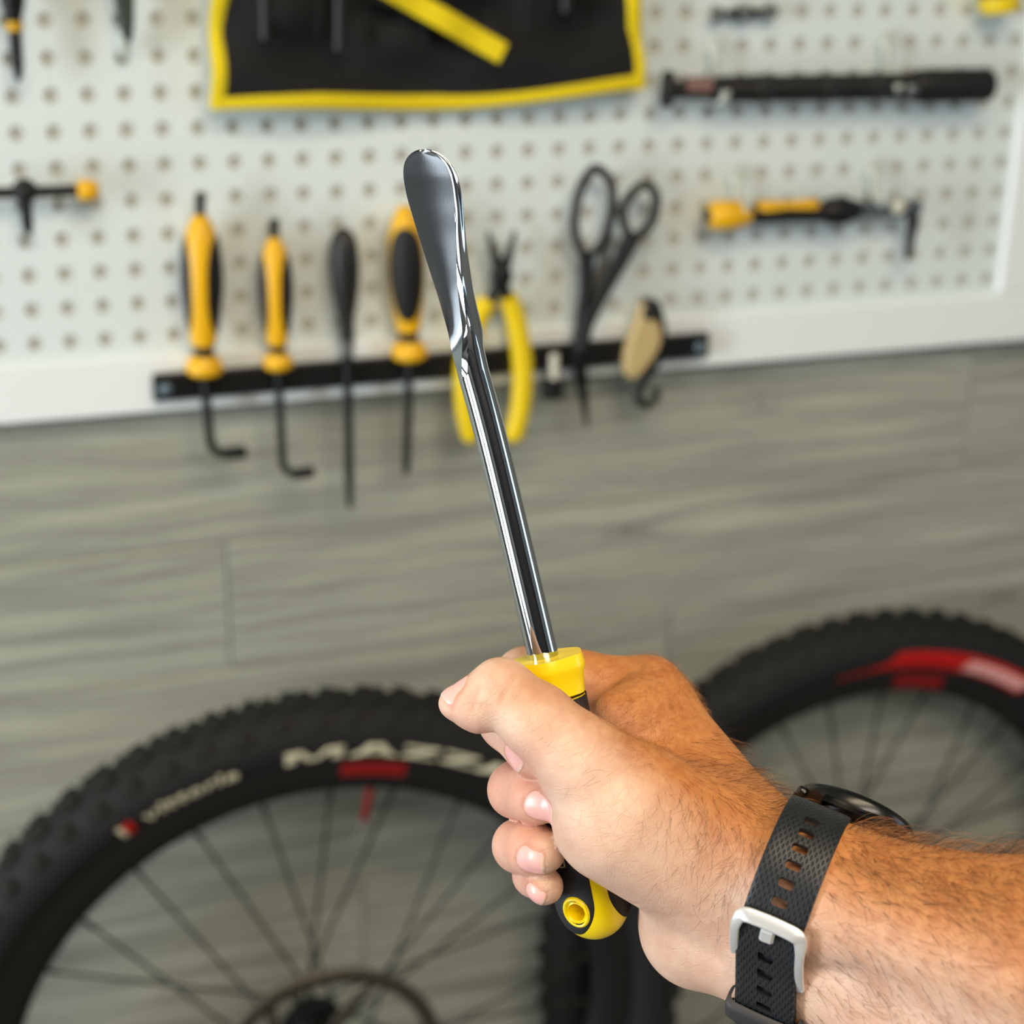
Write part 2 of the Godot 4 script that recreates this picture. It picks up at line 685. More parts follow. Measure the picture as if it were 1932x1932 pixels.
# ------------------------------------------------------------------ the pegboard
func build_pegboard() -> void:
	var t := thing("pegboard", "white perforated pegboard with white frame rails screwed to the grey plank wall", "pegboard", Vector3(0.35, 1.011, -0.02))
	var pitch := 0.028
	var r := 0.0059
	var off := -t.position
	var st := begin()
	var top := 1.279
	for row in range(-6, 10):
		for col in range(-8, 32):
			var c := Vector3(col * pitch, top - row * pitch, 0.0) + off
			var ring := []
			var square := []
			for k in 12:
				var a := TAU * (k + 0.5) / 12.0
				var d := Vector3(cos(a), sin(a), 0)
				ring.append(c + d * r)
				var e := d / maxf(absf(d.x), absf(d.y)) * pitch / 2.0
				square.append(c + e)
			for k in 12:
				var k2 := (k + 1) % 12
				st.set_smooth_group(-1)
				quad(st, square[k], ring[k], ring[k2], square[k2])
				# close the square's corner
				var m: Vector3 = square[k]
				var n: Vector3 = square[k2]
				if absf(absf(m.x - c.x) - absf(n.x - c.x)) > 1e-6 and absf(absf(m.y - c.y) - absf(n.y - c.y)) > 1e-6:
					var corner := Vector3(c.x + signf(m.x + n.x - 2 * c.x) * pitch / 2, c.y + signf(m.y + n.y - 2 * c.y) * pitch / 2, c.z)
					tri(st, m, n, corner)
				st.set_smooth_group(2)
				var back := Vector3(0, 0, -0.0012)
				quad(st, ring[k], ring[k] + back, ring[k2] + back, ring[k2])
	# the strips of board beyond the holes, along the frame
	var x_end := 0.882
	var x_hole := 31.5 * pitch
	st.set_smooth_group(-1)
	flat_rect(st, Vector3(-8.5 * pitch, 1.005, 0) + off, Vector3(x_end, top - 9.5 * pitch, 0) + off)
	flat_rect(st, Vector3(x_hole, top - 9.5 * pitch, 0) + off, Vector3(x_end, top + 6.5 * pitch, 0) + off)
	commit("panel", st, mats.white_paint, t)
	st = begin()
	box(st, Transform3D(Basis(), Vector3(0.33, 1.23, -0.0047) + off), Vector3(1.12, 0.46, 0.004))
	commit("backing", st, mats.board_back, t)
	# rails with rounded edges
	st = begin()
	box(st, Transform3D(Basis(), Vector3(0.34, 0.987, -0.008) + off), Vector3(1.22, 0.049, 0.028), 0.002)
	commit("bottom_rail", st, mats.white_rail, t)
	st = begin()
	box(st, Transform3D(Basis(), Vector3(0.905, 1.238, -0.008) + off), Vector3(0.049, 0.452, 0.028), 0.002)
	commit("side_rail", st, mats.white_rail, t)


func flat_rect(st: SurfaceTool, lo: Vector3, hi: Vector3) -> void:
	quad(st, lo, Vector3(lo.x, hi.y, lo.z), hi, Vector3(hi.x, lo.y, lo.z))


# ------------------------------------------------------------------ the bicycle wheels
func ring_point(angle: float, r: float, z: float) -> Vector3:
	return Vector3(sin(angle) * r, cos(angle) * r, z)


# a closed section of (radius, z) swept round the wheel's axis between two angles
func swept(st: SurfaceTool, section: Array, n := 96, a0 := 0.0, a1 := TAU, closed := true) -> void:
	var rows := []
	var whole := a1 - a0 > TAU - 0.001
	for i in (n if whole else n + 1):
		var row := PackedVector3Array()
		for p in section:
			row.append(ring_point(a0 + (a1 - a0) * i / n, p.x, p.y))
		rows.append(row)
	sheet(st, rows, closed, whole)


func casing(rc: float, rad: float, from := 0, to := 24) -> Array:
	var s := []
	for k in range(from, to + 1):
		var phi := lerpf(-2.55, 2.55, k / 24.0)
		s.append(Vector2(rc + rad * cos(phi), rad * sin(phi)))
	return s


# words bent round the sidewall: u along the arc, v across it
func sidewall_text(words: String, weight: int, letter: float, stretch: float, rc: float, rad: float, mid_angle: float, phi0: float, shear: float) -> ArrayMesh:
	var f := SystemFont.new()
	f.font_names = PackedStringArray(["Droid Sans"])
	f.font_weight = weight
	var tm := TextMesh.new()
	tm.text = words
	tm.font = f
	tm.font_size = 64
	tm.pixel_size = letter / 46.0
	tm.depth = 0.0006
	tm.curve_step = 2.0
	var arrays := tm.get_mesh_arrays()
	var v: PackedVector3Array = arrays[Mesh.ARRAY_VERTEX]
	var ix: PackedInt32Array = arrays[Mesh.ARRAY_INDEX]
	var st := begin()
	st.set_smooth_group(-1)
	for i in ix:
		var p := v[i]
		var x := (p.x + shear * p.y) * stretch
		var phi := phi0 - p.y / rad
		var rr := rad + 0.0006 + p.z
		var r := rc + rr * cos(phi)
		st.add_vertex(ring_point(mid_angle + x / (rc + rad * cos(phi0)), r, rr * sin(phi)))
	st.generate_normals()
	return st.commit()


func spokes(t: Node3D, count: int, r_hub: float, r_rim: float, half: float, first: float) -> void:
	for k in count:
		var side := 1.0 if k % 2 == 0 else -1.0
		var lead := 1.0 if (k / 2) % 2 == 0 else -1.0
		var a := first + TAU * k / count
		var st := begin()
		var p := ring_point(a - lead * 1.05, r_hub, half * side)
		var q := ring_point(a, r_rim, 0.003 * side)
		tube(st, [p, q], [0.0014, 0.0014], 6)
		tube(st, [q.lerp(p, 0.055), q.lerp(p, -0.01)], [0.0022, 0.0022], 6)
		commit("spoke", st, mats.spoke_black, t)


func knob_mesh(size: Vector3) -> ArrayMesh:
	var st := begin()
	box(st, Transform3D(), size, 0.0012)
	return finish(st)


func wheel(label: String, at: Vector3, r: float, rim_depth: float) -> Node3D:
	var t := thing("bicycle_wheel", label, "bicycle wheel", at, "mountain bike wheels along the wall")
	var rad := 0.029
	var rc := r - 0.0045 - rad
	var st := begin()
	swept(st, casing(rc, rad), 120, 0.0, TAU, false)
	var tire := commit("tire", st, mats.tire_rubber, t)
	var rows := [[0.92, 68, 0.0, Vector3(0.0125, 0.0065, 0.0115)], [-0.92, 68, 0.0, Vector3(0.0125, 0.0065, 0.0115)], [0.33, 68, 0.5, Vector3(0.0135, 0.0065, 0.0105)], [-0.33, 68, 0.5, Vector3(0.0135, 0.0065, 0.0105)]]
	for w in rows:
		var mesh := knob_mesh(w[3])
		for k in w[1]:
			var a: float = TAU * (k + w[2]) / w[1]
			var phi: float = w[0] + (0.05 if k % 2 == 0 else -0.05)
			var out := ring_point(a, cos(phi), sin(phi))
			var p := ring_point(a, rc, 0.0) + out * (rad + 0.0015)
			var tangent := ring_point(a + PI / 2, 1.0, 0.0)
			var o := MeshInstance3D.new()
			o.mesh = mesh
			o.material_override = mats.tread_rubber
			o.name = "tread_knob" if tire.get_child_count() == 0 else "tread_knob_%03d" % tire.get_child_count()
			o.transform = Transform3D(Basis(tangent, out, tangent.cross(out)), p)
			tire.add_child(o, true)
	st = begin()
	var bead := rc - rad * 0.80
	var d := rim_depth
	swept(st, [Vector2(bead + 0.006, 0.0165), Vector2(bead - 0.001, 0.0178), Vector2(bead - d * 0.45, 0.0165), Vector2(bead - d * 0.9, 0.0115), Vector2(bead - d, 0.007), Vector2(bead - d, -0.007), Vector2(bead - d * 0.9, -0.0115), Vector2(bead - d * 0.45, -0.0165), Vector2(bead - 0.001, -0.0178), Vector2(bead + 0.006, -0.0165)], 120)
	commit("rim", st, mats.rim_black, t)
	spokes(t, 28, 0.028, bead - d, 0.028, 0.06)
	st = begin()
	lathe(st, Transform3D(Basis(Vector3(1, 0, 0), Vector3(0, 0, 1), Vector3(0, -1, 0)), Vector3.ZERO), [Vector2(-0.055, 0.0), Vector2(-0.055, 0.009), Vector2(-0.035, 0.011), Vector2(-0.033, 0.029), Vector2(-0.028, 0.029), Vector2(-0.024, 0.017), Vector2(0.024, 0.017), Vector2(0.028, 0.031), Vector2(0.033, 0.031), Vector2(0.036, 0.014), Vector2(0.055, 0.011), Vector2(0.055, 0.0)], 28)
	commit("hub", st, mats.rim_black, t)
	return t


func build_wheels() -> void:
	var at := Vector3(0.166, 0.3665, 0.105)
	var r := 0.3665
	var t := wheel("black knobby bicycle wheel with white tire lettering, standing nearest, at lower left", at, r, 0.036)
	var rad := 0.029
	var rc := r - 0.0045 - rad
	var tire: Node3D = t.get_node("tire")
	place("lettering", sidewall_text("vittoria", 700, 0.0128, 1.35, rc, rad, deg_to_rad(-19.6), 2.0, 0.12), mats.tire_print, tire)
	place("lettering", sidewall_text("MAZZA", 700, 0.0160, 3.1, rc, rad, deg_to_rad(14.2), 2.0, 0.0), mats.tire_print, tire)
	# the small flag before the maker's word: a red field between two pale strips
	for k in 3:
		var st := begin()
		var sec := []
		for i in 5:
			var phi := 2.0 + (i - 2) * 0.14
			sec.append(Vector2(rc + (rad + 0.0008) * cos(phi), (rad + 0.0008) * sin(phi)))
		var a := deg_to_rad(-31.4 + k * 0.8)
		swept(st, sec, 4, a, a + deg_to_rad(0.8), false)
		commit("flag_print", st, [mats.tire_print, mats.red_print, mats.red_print][k], tire)
	var bead := rc - rad * 0.80
	var st := begin()
	swept(st, [Vector2(bead - 0.004, 0.0186), Vector2(bead - 0.016, 0.0174), Vector2(bead - 0.018, 0.0170)], 16, deg_to_rad(4.2), deg_to_rad(15.6), false)
	commit("rim_sticker", st, mats.dark_red, t)
	st = begin()
	var va := deg_to_rad(11.2)
	var v0 := bead - 0.036
	tube(st, [ring_point(va, v0 + 0.003, 0), ring_point(va, v0 - 0.036, 0), ring_point(va, v0 - 0.037, 0)], [0.0036, 0.0034, 0.0026], 10)
	var valve := commit("valve", st, mats.dark_red, t)
	st = begin()
	tube(st, [ring_point(va, v0 - 0.036, 0), ring_point(va, v0 - 0.052, 0)], [0.0024, 0.0022], 8)
	commit("valve_core", st, mats.grey_steel, valve)
	# brake disc in front of the hub, with its slots and carrier arms
	st = begin()
	var dz := 0.036
	swept(st, [Vector2(0.108, dz), Vector2(0.108, dz + 0.0018), Vector2(0.0935, dz + 0.0018), Vector2(0.0935, dz)], 72)
	for k in 6:
		var a := TAU * k / 6.0
		var path := []
		for i in 6:
			path.append(ring_point(a + i * 0.10, lerpf(0.030, 0.096, i / 5.0), dz + 0.0009))
		tube(st, path, [0.0042], 8, true, 0.25, Vector3(0, 0, 1))
	var disc := commit("brake_disc", st, mats.disc_steel, t)
	st = begin()
	lathe(st, Transform3D(Basis(Vector3(1, 0, 0), Vector3(0, 0, 1), Vector3(0, -1, 0)), Vector3(0, 0, dz - 0.002)), [Vector2(0.0, 0.0), Vector2(0.0, 0.034), Vector2(0.006, 0.034), Vector2(0.008, 0.03), Vector2(0.012, 0.012), Vector2(0.012, 0.0)], 24)
	commit("disc_carrier", st, mats.black_steel, disc)
	# the right wheel stands behind, nearer the wall
	at = Vector3(0.757, 0.3505, 0.040)
	r = 0.3505
	t = wheel("black knobby bicycle wheel with red banded sidewall, standing nearer the wall, at right", at, r, 0.030)
	rc = r - 0.0045 - rad
	tire = t.get_node("tire")
	st = begin()
	var band := []
	for i in 9:
		var phi := 1.50 + i * 0.105
		band.append(Vector2(rc + (rad + 0.0007) * cos(phi), (rad + 0.0007) * sin(phi)))
	var steps := []
	for i in 41:
		var f := i / 40.0
		var a := deg_to_rad(lerpf(-9.5, 34.0, f))
		var grow := lerpf(0.10, 1.0, smoothstep(0.0, 0.34, f))
		var row := PackedVector3Array()
		for p in 9:
			var q: Vector2 = (band[8] as Vector2).lerp(band[p], grow)
			row.append(ring_point(a, q.x, q.y))
		steps.append(row)
	sheet(st, steps)
	commit("sidewall_band", st, mats.red_print, tire)
	# the pale print on the band is too soft to read: a row of slanted strokes
	st = begin()
	for k in 17:
		var a := deg_to_rad(18.0 + k * 0.92)
		var row0 := PackedVector3Array()
		var row1 := PackedVector3Array()
		for i in 6:
			var phi := 1.68 + i * 0.10
			var lean := deg_to_rad(1.1) * (i / 5.0 - 0.5) * -1.0
			row0.append(ring_point(a + lean, rc + (rad + 0.0013) * cos(phi), (rad + 0.0013) * sin(phi)))
			row1.append(ring_point(a + lean + deg_to_rad(0.56 + 0.2 * (k % 3)), rc + (rad + 0.0013) * cos(phi), (rad + 0.0013) * sin(phi)))
		sheet(st, [row0, row1])
	commit("band_print", st, mats.pale_pink, tire)
	st = begin()
	bead = rc - rad * 0.80
	swept(st, [Vector2(bead - 0.006, 0.0185), Vector2(bead - 0.020, 0.0160), Vector2(bead - 0.022, 0.0150)], 16, deg_to_rad(4.0), deg_to_rad(16.0), false)
	commit("rim_sticker", st, mats.dark_red, t)


# ------------------------------------------------------------------ tools on the pegboard
# a turned handle with soft pads let into it; top end at a, collar end at b, seen from +z
func padded_handle(t: Node3D, f: Transform3D, len: float, r: float, pad_from: Array, gold: Material) -> void:
	var core := [[0.0, 0.0], [0.0, 0.26], [0.02, 0.42], [0.07, 0.62], [0.13, 0.76], [0.22, 0.9], [0.34, 0.97], [0.46, 0.96], [0.6, 0.84], [0.7, 0.72], [0.76, 0.66], [0.8, 0.62], [0.81, 0.5]]
	var prof := []
	for p in core:
		prof.append(Vector2(p[0] * len, p[1] * r))
	var st := begin()
	lathe(st, f, prof, 32)
	commit("handle", st, gold, t)
	for a in pad_from:
		st = begin()
		var rows := []
		var n := 22
		for i in n + 1:
			var s := lerpf(0.11, 0.735, float(i) / n)
			var edge := pow(maxf(0.0, 1.0 - pow(absf(float(i) / n * 2.0 - 1.0), 3.0)), 0.5)
			var row := PackedVector3Array()
			for j in 13:
				var u := j / 12.0 * 2.0 - 1.0
				var ang: float = a + u * 1.17 * edge
				var lift := 0.0009 * (1.0 - pow(absf(u), 6.0)) * minf(1.0, edge * 3.0)
				var rr := 0.0
				for k in core.size() - 1:
					if s >= core[k][0] and s <= core[k + 1][0] and core[k + 1][0] > core[k][0]:
						rr = lerpf(core[k][1], core[k + 1][1], (s - core[k][0]) / (core[k + 1][0] - core[k][0])) * r
				row.append(f * Vector3(cos(ang) * (rr + lift), s * len, sin(ang) * (rr + lift)))
			rows.append(row)
		sheet(st, rows)
		commit("grip_pad", st, mats.black_rubber, t)
	st = begin()
	lathe(st, f, [Vector2(0.80 * len, 0.0), Vector2(0.80 * len, 0.5 * r), Vector2(0.88 * len, 0.5 * r), Vector2(0.88 * len, 0.0)], 24)
	commit("neck_ring", st, mats.black_rubber, t)
	st = begin()
	lathe(st, f, [Vector2(0.87 * len, 0.0), Vector2(0.87 * len, 0.62 * r), Vector2(0.91 * len, 0.84 * r), Vector2(0.945 * len, 0.96 * r), Vector2(0.975 * len, 0.9 * r), Vector2(len, 0.62 * r), Vector2(len, 0.0)], 28)
	commit("collar", st, gold, t)


func screwdrivers() -> void:
	# two L-shaped hex drivers
	var set_a := [[Vector3(0.1069, 1.1299, 0.021), Vector3(0.1037, 0.9963, 0.021), 0.0165, Vector3(0.1073, 1.1472, 0.021), Vector3(0.1056, 0.9263, 0.021), Vector3(0.1344, 0.9259, 0.021), "larger yellow and black hex driver with bent tip, leftmost on the magnetic bar", 0.0040],
		[Vector3(0.1662, 1.1088, 0.021), Vector3(0.1655, 0.9965, 0.021), 0.0135, Vector3(0.1667, 1.1235, 0.021), Vector3(0.1664, 0.901, 0.021), Vector3(0.1924, 0.9023, 0.021), "smaller yellow and black hex driver with bent tip, beside the larger bent one", 0.0036]]
	for d in set_a:
		var a: Vector3 = d[0]
		var b: Vector3 = d[1]
		var t := thing("hex_driver", d[6], "screwdriver", b, "yellow handled hex drivers on the magnetic bar")
		var f := along(a - b, Vector3.ZERO)
		var len: float = a.distance_to(b)
		padded_handle(t, f, len, d[2], [-0.32, PI - 0.32], mats.amber_plastic)
		var st := begin()
		lathe(st, along(d[3] - b, a - b), [Vector2(0, 0), Vector2(0, 0.0040), Vector2(0.016, 0.0040), Vector2(0.02, 0.0040), Vector2((d[3] as Vector3).distance_to(a) + 0.004, 0.0040)], 6)
		commit("top_stud", st, mats.black_steel, t)
		st = begin()
		var elbow: Vector3 = d[4]
		var tip: Vector3 = d[5]
		var dir := (elbow - b).normalized()
		var out := (tip - elbow).normalized()
		var pts := [Vector3.ZERO, elbow - b - dir * 0.016]
		for k in 6:
			var g := (k + 1) / 6.0
			var p := (elbow - dir * 0.016).lerp(elbow, g)
			var q := elbow.lerp(elbow + out * 0.014, g)
			pts.append(p.lerp(q, g) - b)
		pts.append(tip - b)
		tube(st, pts, [d[7]], 10)
		var shaft := commit("shaft", st, mats.black_steel, t)
		st = begin()
		tube(st, [tip - b - out * 0.019, tip - b - out * 0.015, tip - b, tip - b + out * 0.001], [d[7], d[7] * 1.45, d[7] * 1.45, d[7] * 1.1], 10)
		commit("bent_tip", st, mats.black_rubber, shaft)
	# the plain dark awl
	var a := Vector3(0.2234, 1.1133, 0.021)
	var b := Vector3(0.2252, 1.0174, 0.021)
	var t := thing("awl", "slim dark grey awl with straight spike, third from the left on the magnetic bar", "awl", b)
	var len := a.distance_to(b)
	var f := along(a - b, Vector3.ZERO)
	var st := begin()
	lathe(st, f, [Vector2(0, 0), Vector2(0.001, 0.005), Vector2(0.006, 0.0093), Vector2(0.014, 0.0118), Vector2(0.03, 0.0128), Vector2(0.05, 0.0118), Vector2(0.066, 0.0092), Vector2(0.075, 0.0072), Vector2(0.082, 0.0066), Vector2(len, 0.0066), Vector2(len, 0)], 28, 0.0, TAU, 6, 0.05)
	commit("handle", st, mats.dark_handle, t)
	st = begin()
	lathe(st, f, [Vector2(len - 0.001, 0), Vector2(len - 0.001, 0.0062), Vector2(len + 0.010, 0.0055), Vector2(len + 0.012, 0.0045), Vector2(len + 0.012, 0)], 20)
	commit("ferrule", st, mats.grey_steel, t)
	st = begin()
	tube(st, [Vector3.ZERO, (Vector3(0.2247, 0.8941, 0.021)) - b, (Vector3(0.2247, 0.8658, 0.021)) - b], [0.0040, 0.0040, 0.0026], 10)
	commit("spike", st, mats.black_steel, t)
	# the driver with the dark pad towards the room
	a = Vector3(0.2765, 1.1292, 0.021)
	b = Vector3(0.2799, 0.9959, 0.021)
	t = thing("screwdriver", "yellow screwdriver with dark pad facing out, on the magnetic bar behind the spoon blade", "screwdriver", b)
	f = along(a - b, Vector3.ZERO)
	padded_handle(t, f, a.distance_to(b), 0.0165, [PI * 0.40, PI * 1.40], mats.amber_plastic)
	st = begin()
	tube(st, [Vector3.ZERO, (Vector3(0.2765, 0.9037, 0.021)) - b, (Vector3(0.276, 0.8924, 0.021)) - b], [0.0038, 0.0038, 0.0030], 10)
	commit("shaft", st, mats.black_steel, t)


func pliers() -> void:
	var hub := Vector3(0.3618, 1.0651, 0.022)
	var t := thing("pliers", "yellow dipped circlip pliers with open black jaws, hanging behind the chromed shaft", "pliers", hub)
	var left := smooth_line([(Vector3(0.3501, 1.0444, 0.022)) - hub, (Vector3(0.3392, 1.0245, 0.022)) - hub, (Vector3(0.3299, 0.9871, 0.022)) - hub, (Vector3(0.3302, 0.9483, 0.022)) - hub, (Vector3(0.3378, 0.9155, 0.022)) - hub])
	var right := smooth_line([(Vector3(0.3679, 1.0461, 0.022)) - hub, (Vector3(0.3761, 1.0243, 0.022)) - hub, (Vector3(0.3828, 0.983, 0.022)) - hub, (Vector3(0.3816, 0.9438, 0.022)) - hub, (Vector3(0.3742, 0.9121, 0.022)) - hub])
	for path in [left, right]:
		var st := begin()
		var radii := []
		for i in path.size():
			var g: float = float(i) / (path.size() - 1)
			radii.append(0.0085 * lerpf(0.92, 1.0, sin(g * PI)) * (sqrt(maxf(0.05, 1.0 - pow(maxf(0.0, (g - 0.93) / 0.07), 2.0)))))
		tube(st, path, radii, 14, true, 1.12, Vector3(1, 0, 0))
		commit("grip", st, mats.yellow_grip, t)
	for s in [[Vector3(0.3496, 1.1033, 0.021), Vector3(0.3551, 1.0838, 0.021), Vector3(0.3621, 1.0672, 0.021), Vector3(0.3652, 1.053, 0.021), Vector3(0.3703, 1.041, 0.021)], [Vector3(0.3729, 1.1036, 0.024), Vector3(0.3675, 1.0837, 0.024), Vector3(0.3616, 1.0679, 0.024), Vector3(0.3565, 1.0543, 0.024), Vector3(0.3509, 1.0406, 0.024)]]:
		var st := begin()
		var path := []
		for p in s:
			path.append(p - hub)
		tube(st, smooth_line(path), [0.0018, 0.002, 0.0024, 0.0028, 0.0032, 0.0036, 0.004, 0.0044, 0.0048, 0.0052, 0.0055, 0.0058, 0.0058, 0.0058, 0.0055, 0.005], 10, true, 1.0, Vector3(1, 0, 0))
		commit("jaw", st, mats.black_steel, t)
	var st := begin()
	lathe(st, Transform3D(Basis(Vector3(1, 0, 0), Vector3(0, 0, 1), Vector3(0, -1, 0)), Vector3(0, 0, -0.004)), [Vector2(0, 0), Vector2(0, 0.0088), Vector2(0.009, 0.0088), Vector2(0.010, 0.007), Vector2(0.010, 0)], 20)
	commit("pivot", st, mats.black_steel, t)


func scissors() -> void:
	var hub := Vector3(0.4364, 0.9993, 0.022)
	var t := thing("scissors", "large black handled scissors hanging points down on the magnetic bar", "scissors", hub)
	var big := [Vector3(0.4447, 1.1535, 0.022), Vector3(0.4326, 1.1373, 0.022), Vector3(0.4278, 1.1078, 0.022), Vector3(0.4335, 1.0843, 0.022), Vector3(0.4436, 1.0791, 0.022), Vector3(0.4551, 1.0901, 0.022), Vector3(0.462, 1.1153, 0.022), Vector3(0.4599, 1.1407, 0.022)]
	var small := [Vector3(0.4886, 1.1388, 0.026), Vector3(0.4719, 1.1225, 0.026), Vector3(0.4728, 1.104, 0.026), Vector3(0.4802, 1.0943, 0.026), Vector3(0.4911, 1.097, 0.026), Vector3(0.5009, 1.1119, 0.026), Vector3(0.5005, 1.1305, 0.026)]
	for loop in [big, small]:
		var pts := []
		var n: int = loop.size()
		for i in n:
			for k in 6:
				pts.append((loop[i] as Vector3).cubic_interpolate(loop[(i + 1) % n], loop[(i + n - 1) % n], loop[(i + 2) % n], k / 6.0) - hub)
		pts.append(pts[0])
		pts.append(pts[1])
		var st := begin()
		tube(st, pts, [0.0042], 10, false)
		commit("finger_ring", st, mats.black_rubber, t)
	for s in [[[Vector3(0.4395, 1.0802, 0.022), Vector3(0.4406, 1.0509, 0.022), Vector3(0.4376, 1.0224, 0.022), Vector3(0.437, 0.9958, 0.022)], [0.0075, 0.0062, 0.0055, 0.0058]], [[Vector3(0.4821, 1.0966, 0.026), Vector3(0.4692, 1.0714, 0.026), Vector3(0.4534, 1.0416, 0.026), Vector3(0.4422, 1.0183, 0.026), Vector3(0.4378, 0.9939, 0.024)], [0.0085, 0.0075, 0.0060, 0.0055, 0.0055]]]:
		var path := []
		for p in s[0]:
			path.append(p - hub)
		var st := begin()
		var line := smooth_line(path)
		var radii := []
		for i in line.size():
			var g: float = float(i) / (line.size() - 1) * (s[1].size() - 1)
			radii.append(lerpf(s[1][int(g)], s[1][mini(int(g) + 1, s[1].size() - 1)], g - int(g)))
		tube(st, line, radii, 12, true, 1.0)
		commit("shank", st, mats.black_rubber, t)
	for s in [[Vector3(0.4557, 1.0834, 0.0235), Vector3(0.4661, 1.0969, 0.0235), Vector3(0.4617, 1.0595, 0.0235), Vector3(0.4487, 1.0317, 0.0235), Vector3(0.442, 1.0225, 0.0235), Vector3(0.446, 1.051, 0.0235)]]:
		var st := begin()
		var poly := PackedVector2Array()
		for p in s:
			poly.append(Vector2(p.x - hub.x, p.y - hub.y))
		prism(st, Transform3D(Basis(), Vector3(0, 0, -0.003)), poly, 0.002, 0.0004)
		commit("grey_inset", st, mats.grey_steel, t)  # flat grey shape between the two shanks
	for s in [[-0.0058, 0.0035, 0.0], [-0.003, 0.0062, 0.0022]]:
		var st := begin()
		var tip := (Vector3(0.4453, 0.9201, 0.022)) - hub
		prism(st, Transform3D(Basis(), Vector3(0, 0, s[2] - 0.001)), PackedVector2Array([Vector2(s[0], 0.012), Vector2(s[1], 0.012), Vector2(s[1] + 0.001, -0.02), Vector2(tip.x + 0.0016, tip.y), Vector2(tip.x - 0.0006, tip.y), Vector2(s[0] - 0.0004, -0.02)]), 0.002, 0.0004)
		commit("blade", st, mats.black_steel, t)
	var st := begin()
	lathe(st, Transform3D(Basis(Vector3(1, 0, 0), Vector3(0, 0, 1), Vector3(0, -1, 0)), Vector3(0, -0.008, 0.001)), [Vector2(0, 0), Vector2(0, 0.006), Vector2(0.004, 0.006), Vector2(0.005, 0.0045), Vector2(0.005, 0)], 18)
	commit("pivot_screw", st, mats.black_steel, t)


func small_bar_tools() -> void:
	# a dark bit holder with a pale stub
	var at := Vector3(0.4118, 0.9583, 0.021)
	var t := thing("bit_holder", "small black square bit holder with pale stub, between the pliers and the scissors", "bit holder", at)
	var st := begin()
	box(st, Transform3D(Basis(), Vector3(0, 0.001, 0)), Vector3(0.0185, 0.019, 0.013), 0.0015)
	commit("holder_body", st, mats.black_rubber, t)
	st = begin()
	lathe(st, along(Vector3(0.001, 0.033, 0), Vector3(0.001, 0.008, 0)), [Vector2(0, 0), Vector2(0, 0.0038), Vector2(0.002, 0.0044), Vector2(0.026, 0.0044)], 12)
	commit("stub", st, mats.pale_print, t)
	# a folding pruning knife: pale wood scales, black back and curled hook
	at = Vector3(0.5002, 0.9685, 0.021)
	t = thing("folding_knife", "folding knife with pale wood scales and black hooked blade, right of the scissors", "knife", at)
	var poly := PackedVector2Array()
	for p in [Vector3(0.4934, 1.032, 0.021), Vector3(0.5018, 1.0285, 0.021), Vector3(0.5065, 1.0175, 0.021), Vector3(0.5115, 1.0112, 0.021), Vector3(0.5138, 0.9973, 0.021), Vector3(0.5073, 0.9819, 0.021), Vector3(0.4965, 0.9688, 0.021), Vector3(0.4884, 0.9634, 0.021), Vector3(0.4788, 0.9702, 0.021), Vector3(0.4798, 0.9924, 0.021), Vector3(0.4852, 1.0102, 0.021), Vector3(0.4897, 1.0235, 0.021)]:
		poly.append(Vector2(p.x - at.x, p.y - at.y))
	st = begin()
	prism(st, Transform3D(Basis(), Vector3(0, 0, 0.002)), smooth_loop(poly, 3), 0.012, 0.003)
	commit("scale", st, mats.pale_wood, t)
	st = begin()
	var line := []
	for p in [Vector3(0.498, 1.0314, 0.02), Vector3(0.5073, 1.0294, 0.02), Vector3(0.5127, 1.0168, 0.02), Vector3(0.5163, 0.9968, 0.02), Vector3(0.5122, 0.9773, 0.02), Vector3(0.5044, 0.9649, 0.02), Vector3(0.4973, 0.9509, 0.02), Vector3(0.4978, 0.9392, 0.02), Vector3(0.5059, 0.9354, 0.02), Vector3(0.514, 0.9418, 0.02), Vector3(0.5135, 0.951, 0.02)]:
		line.append(p - at)
	var path := smooth_line(line, 5)
	var radii := []
	for i in path.size():
		radii.append(lerpf(0.0052, 0.0036, float(i) / path.size()))
	tube(st, path, radii, 10)
	commit("hook_blade", st, mats.black_steel, t)
	st = begin()
	lathe(st, Transform3D(Basis(Vector3(1, 0, 0), Vector3(0, 0, 1), Vector3(0, -1, 0)), (Vector3(0.5003, 1.025, 0.026)) - at), [Vector2(0, 0), Vector2(0, 0.0075), Vector2(0.003, 0.0075), Vector2(0.0042, 0.006), Vector2(0.0042, 0)], 18)
	commit("bolster", st, mats.dark_handle, t)


func magnetic_bar() -> void:
	var t := thing("magnetic_bar", "long black magnetic tool bar screwed to the white bottom rail", "tool holder", Vector3(0.3145, 0.986, 0.006))
	var st := begin()
	box(st, Transform3D(Basis(), Vector3(0, 0, 0.005)), Vector3(0.505, 0.0228, 0.010), 0.0015)
	commit("bar", st, mats.black_bar, t)
	for x in [-0.2425, 0.2435]:
		st = begin()
		lathe(st, Transform3D(Basis(Vector3(1, 0, 0), Vector3(0, 0, 1), Vector3(0, -1, 0)), Vector3(x, -0.001, 0.0095)), [Vector2(0, 0), Vector2(0, 0.0058), Vector2(0.0016, 0.0056), Vector2(0.0034, 0.0042), Vector2(0.0042, 0.002), Vector2(0.0044, 0.0)], 20)
		commit("screw", st, mats.bolt_steel, t)


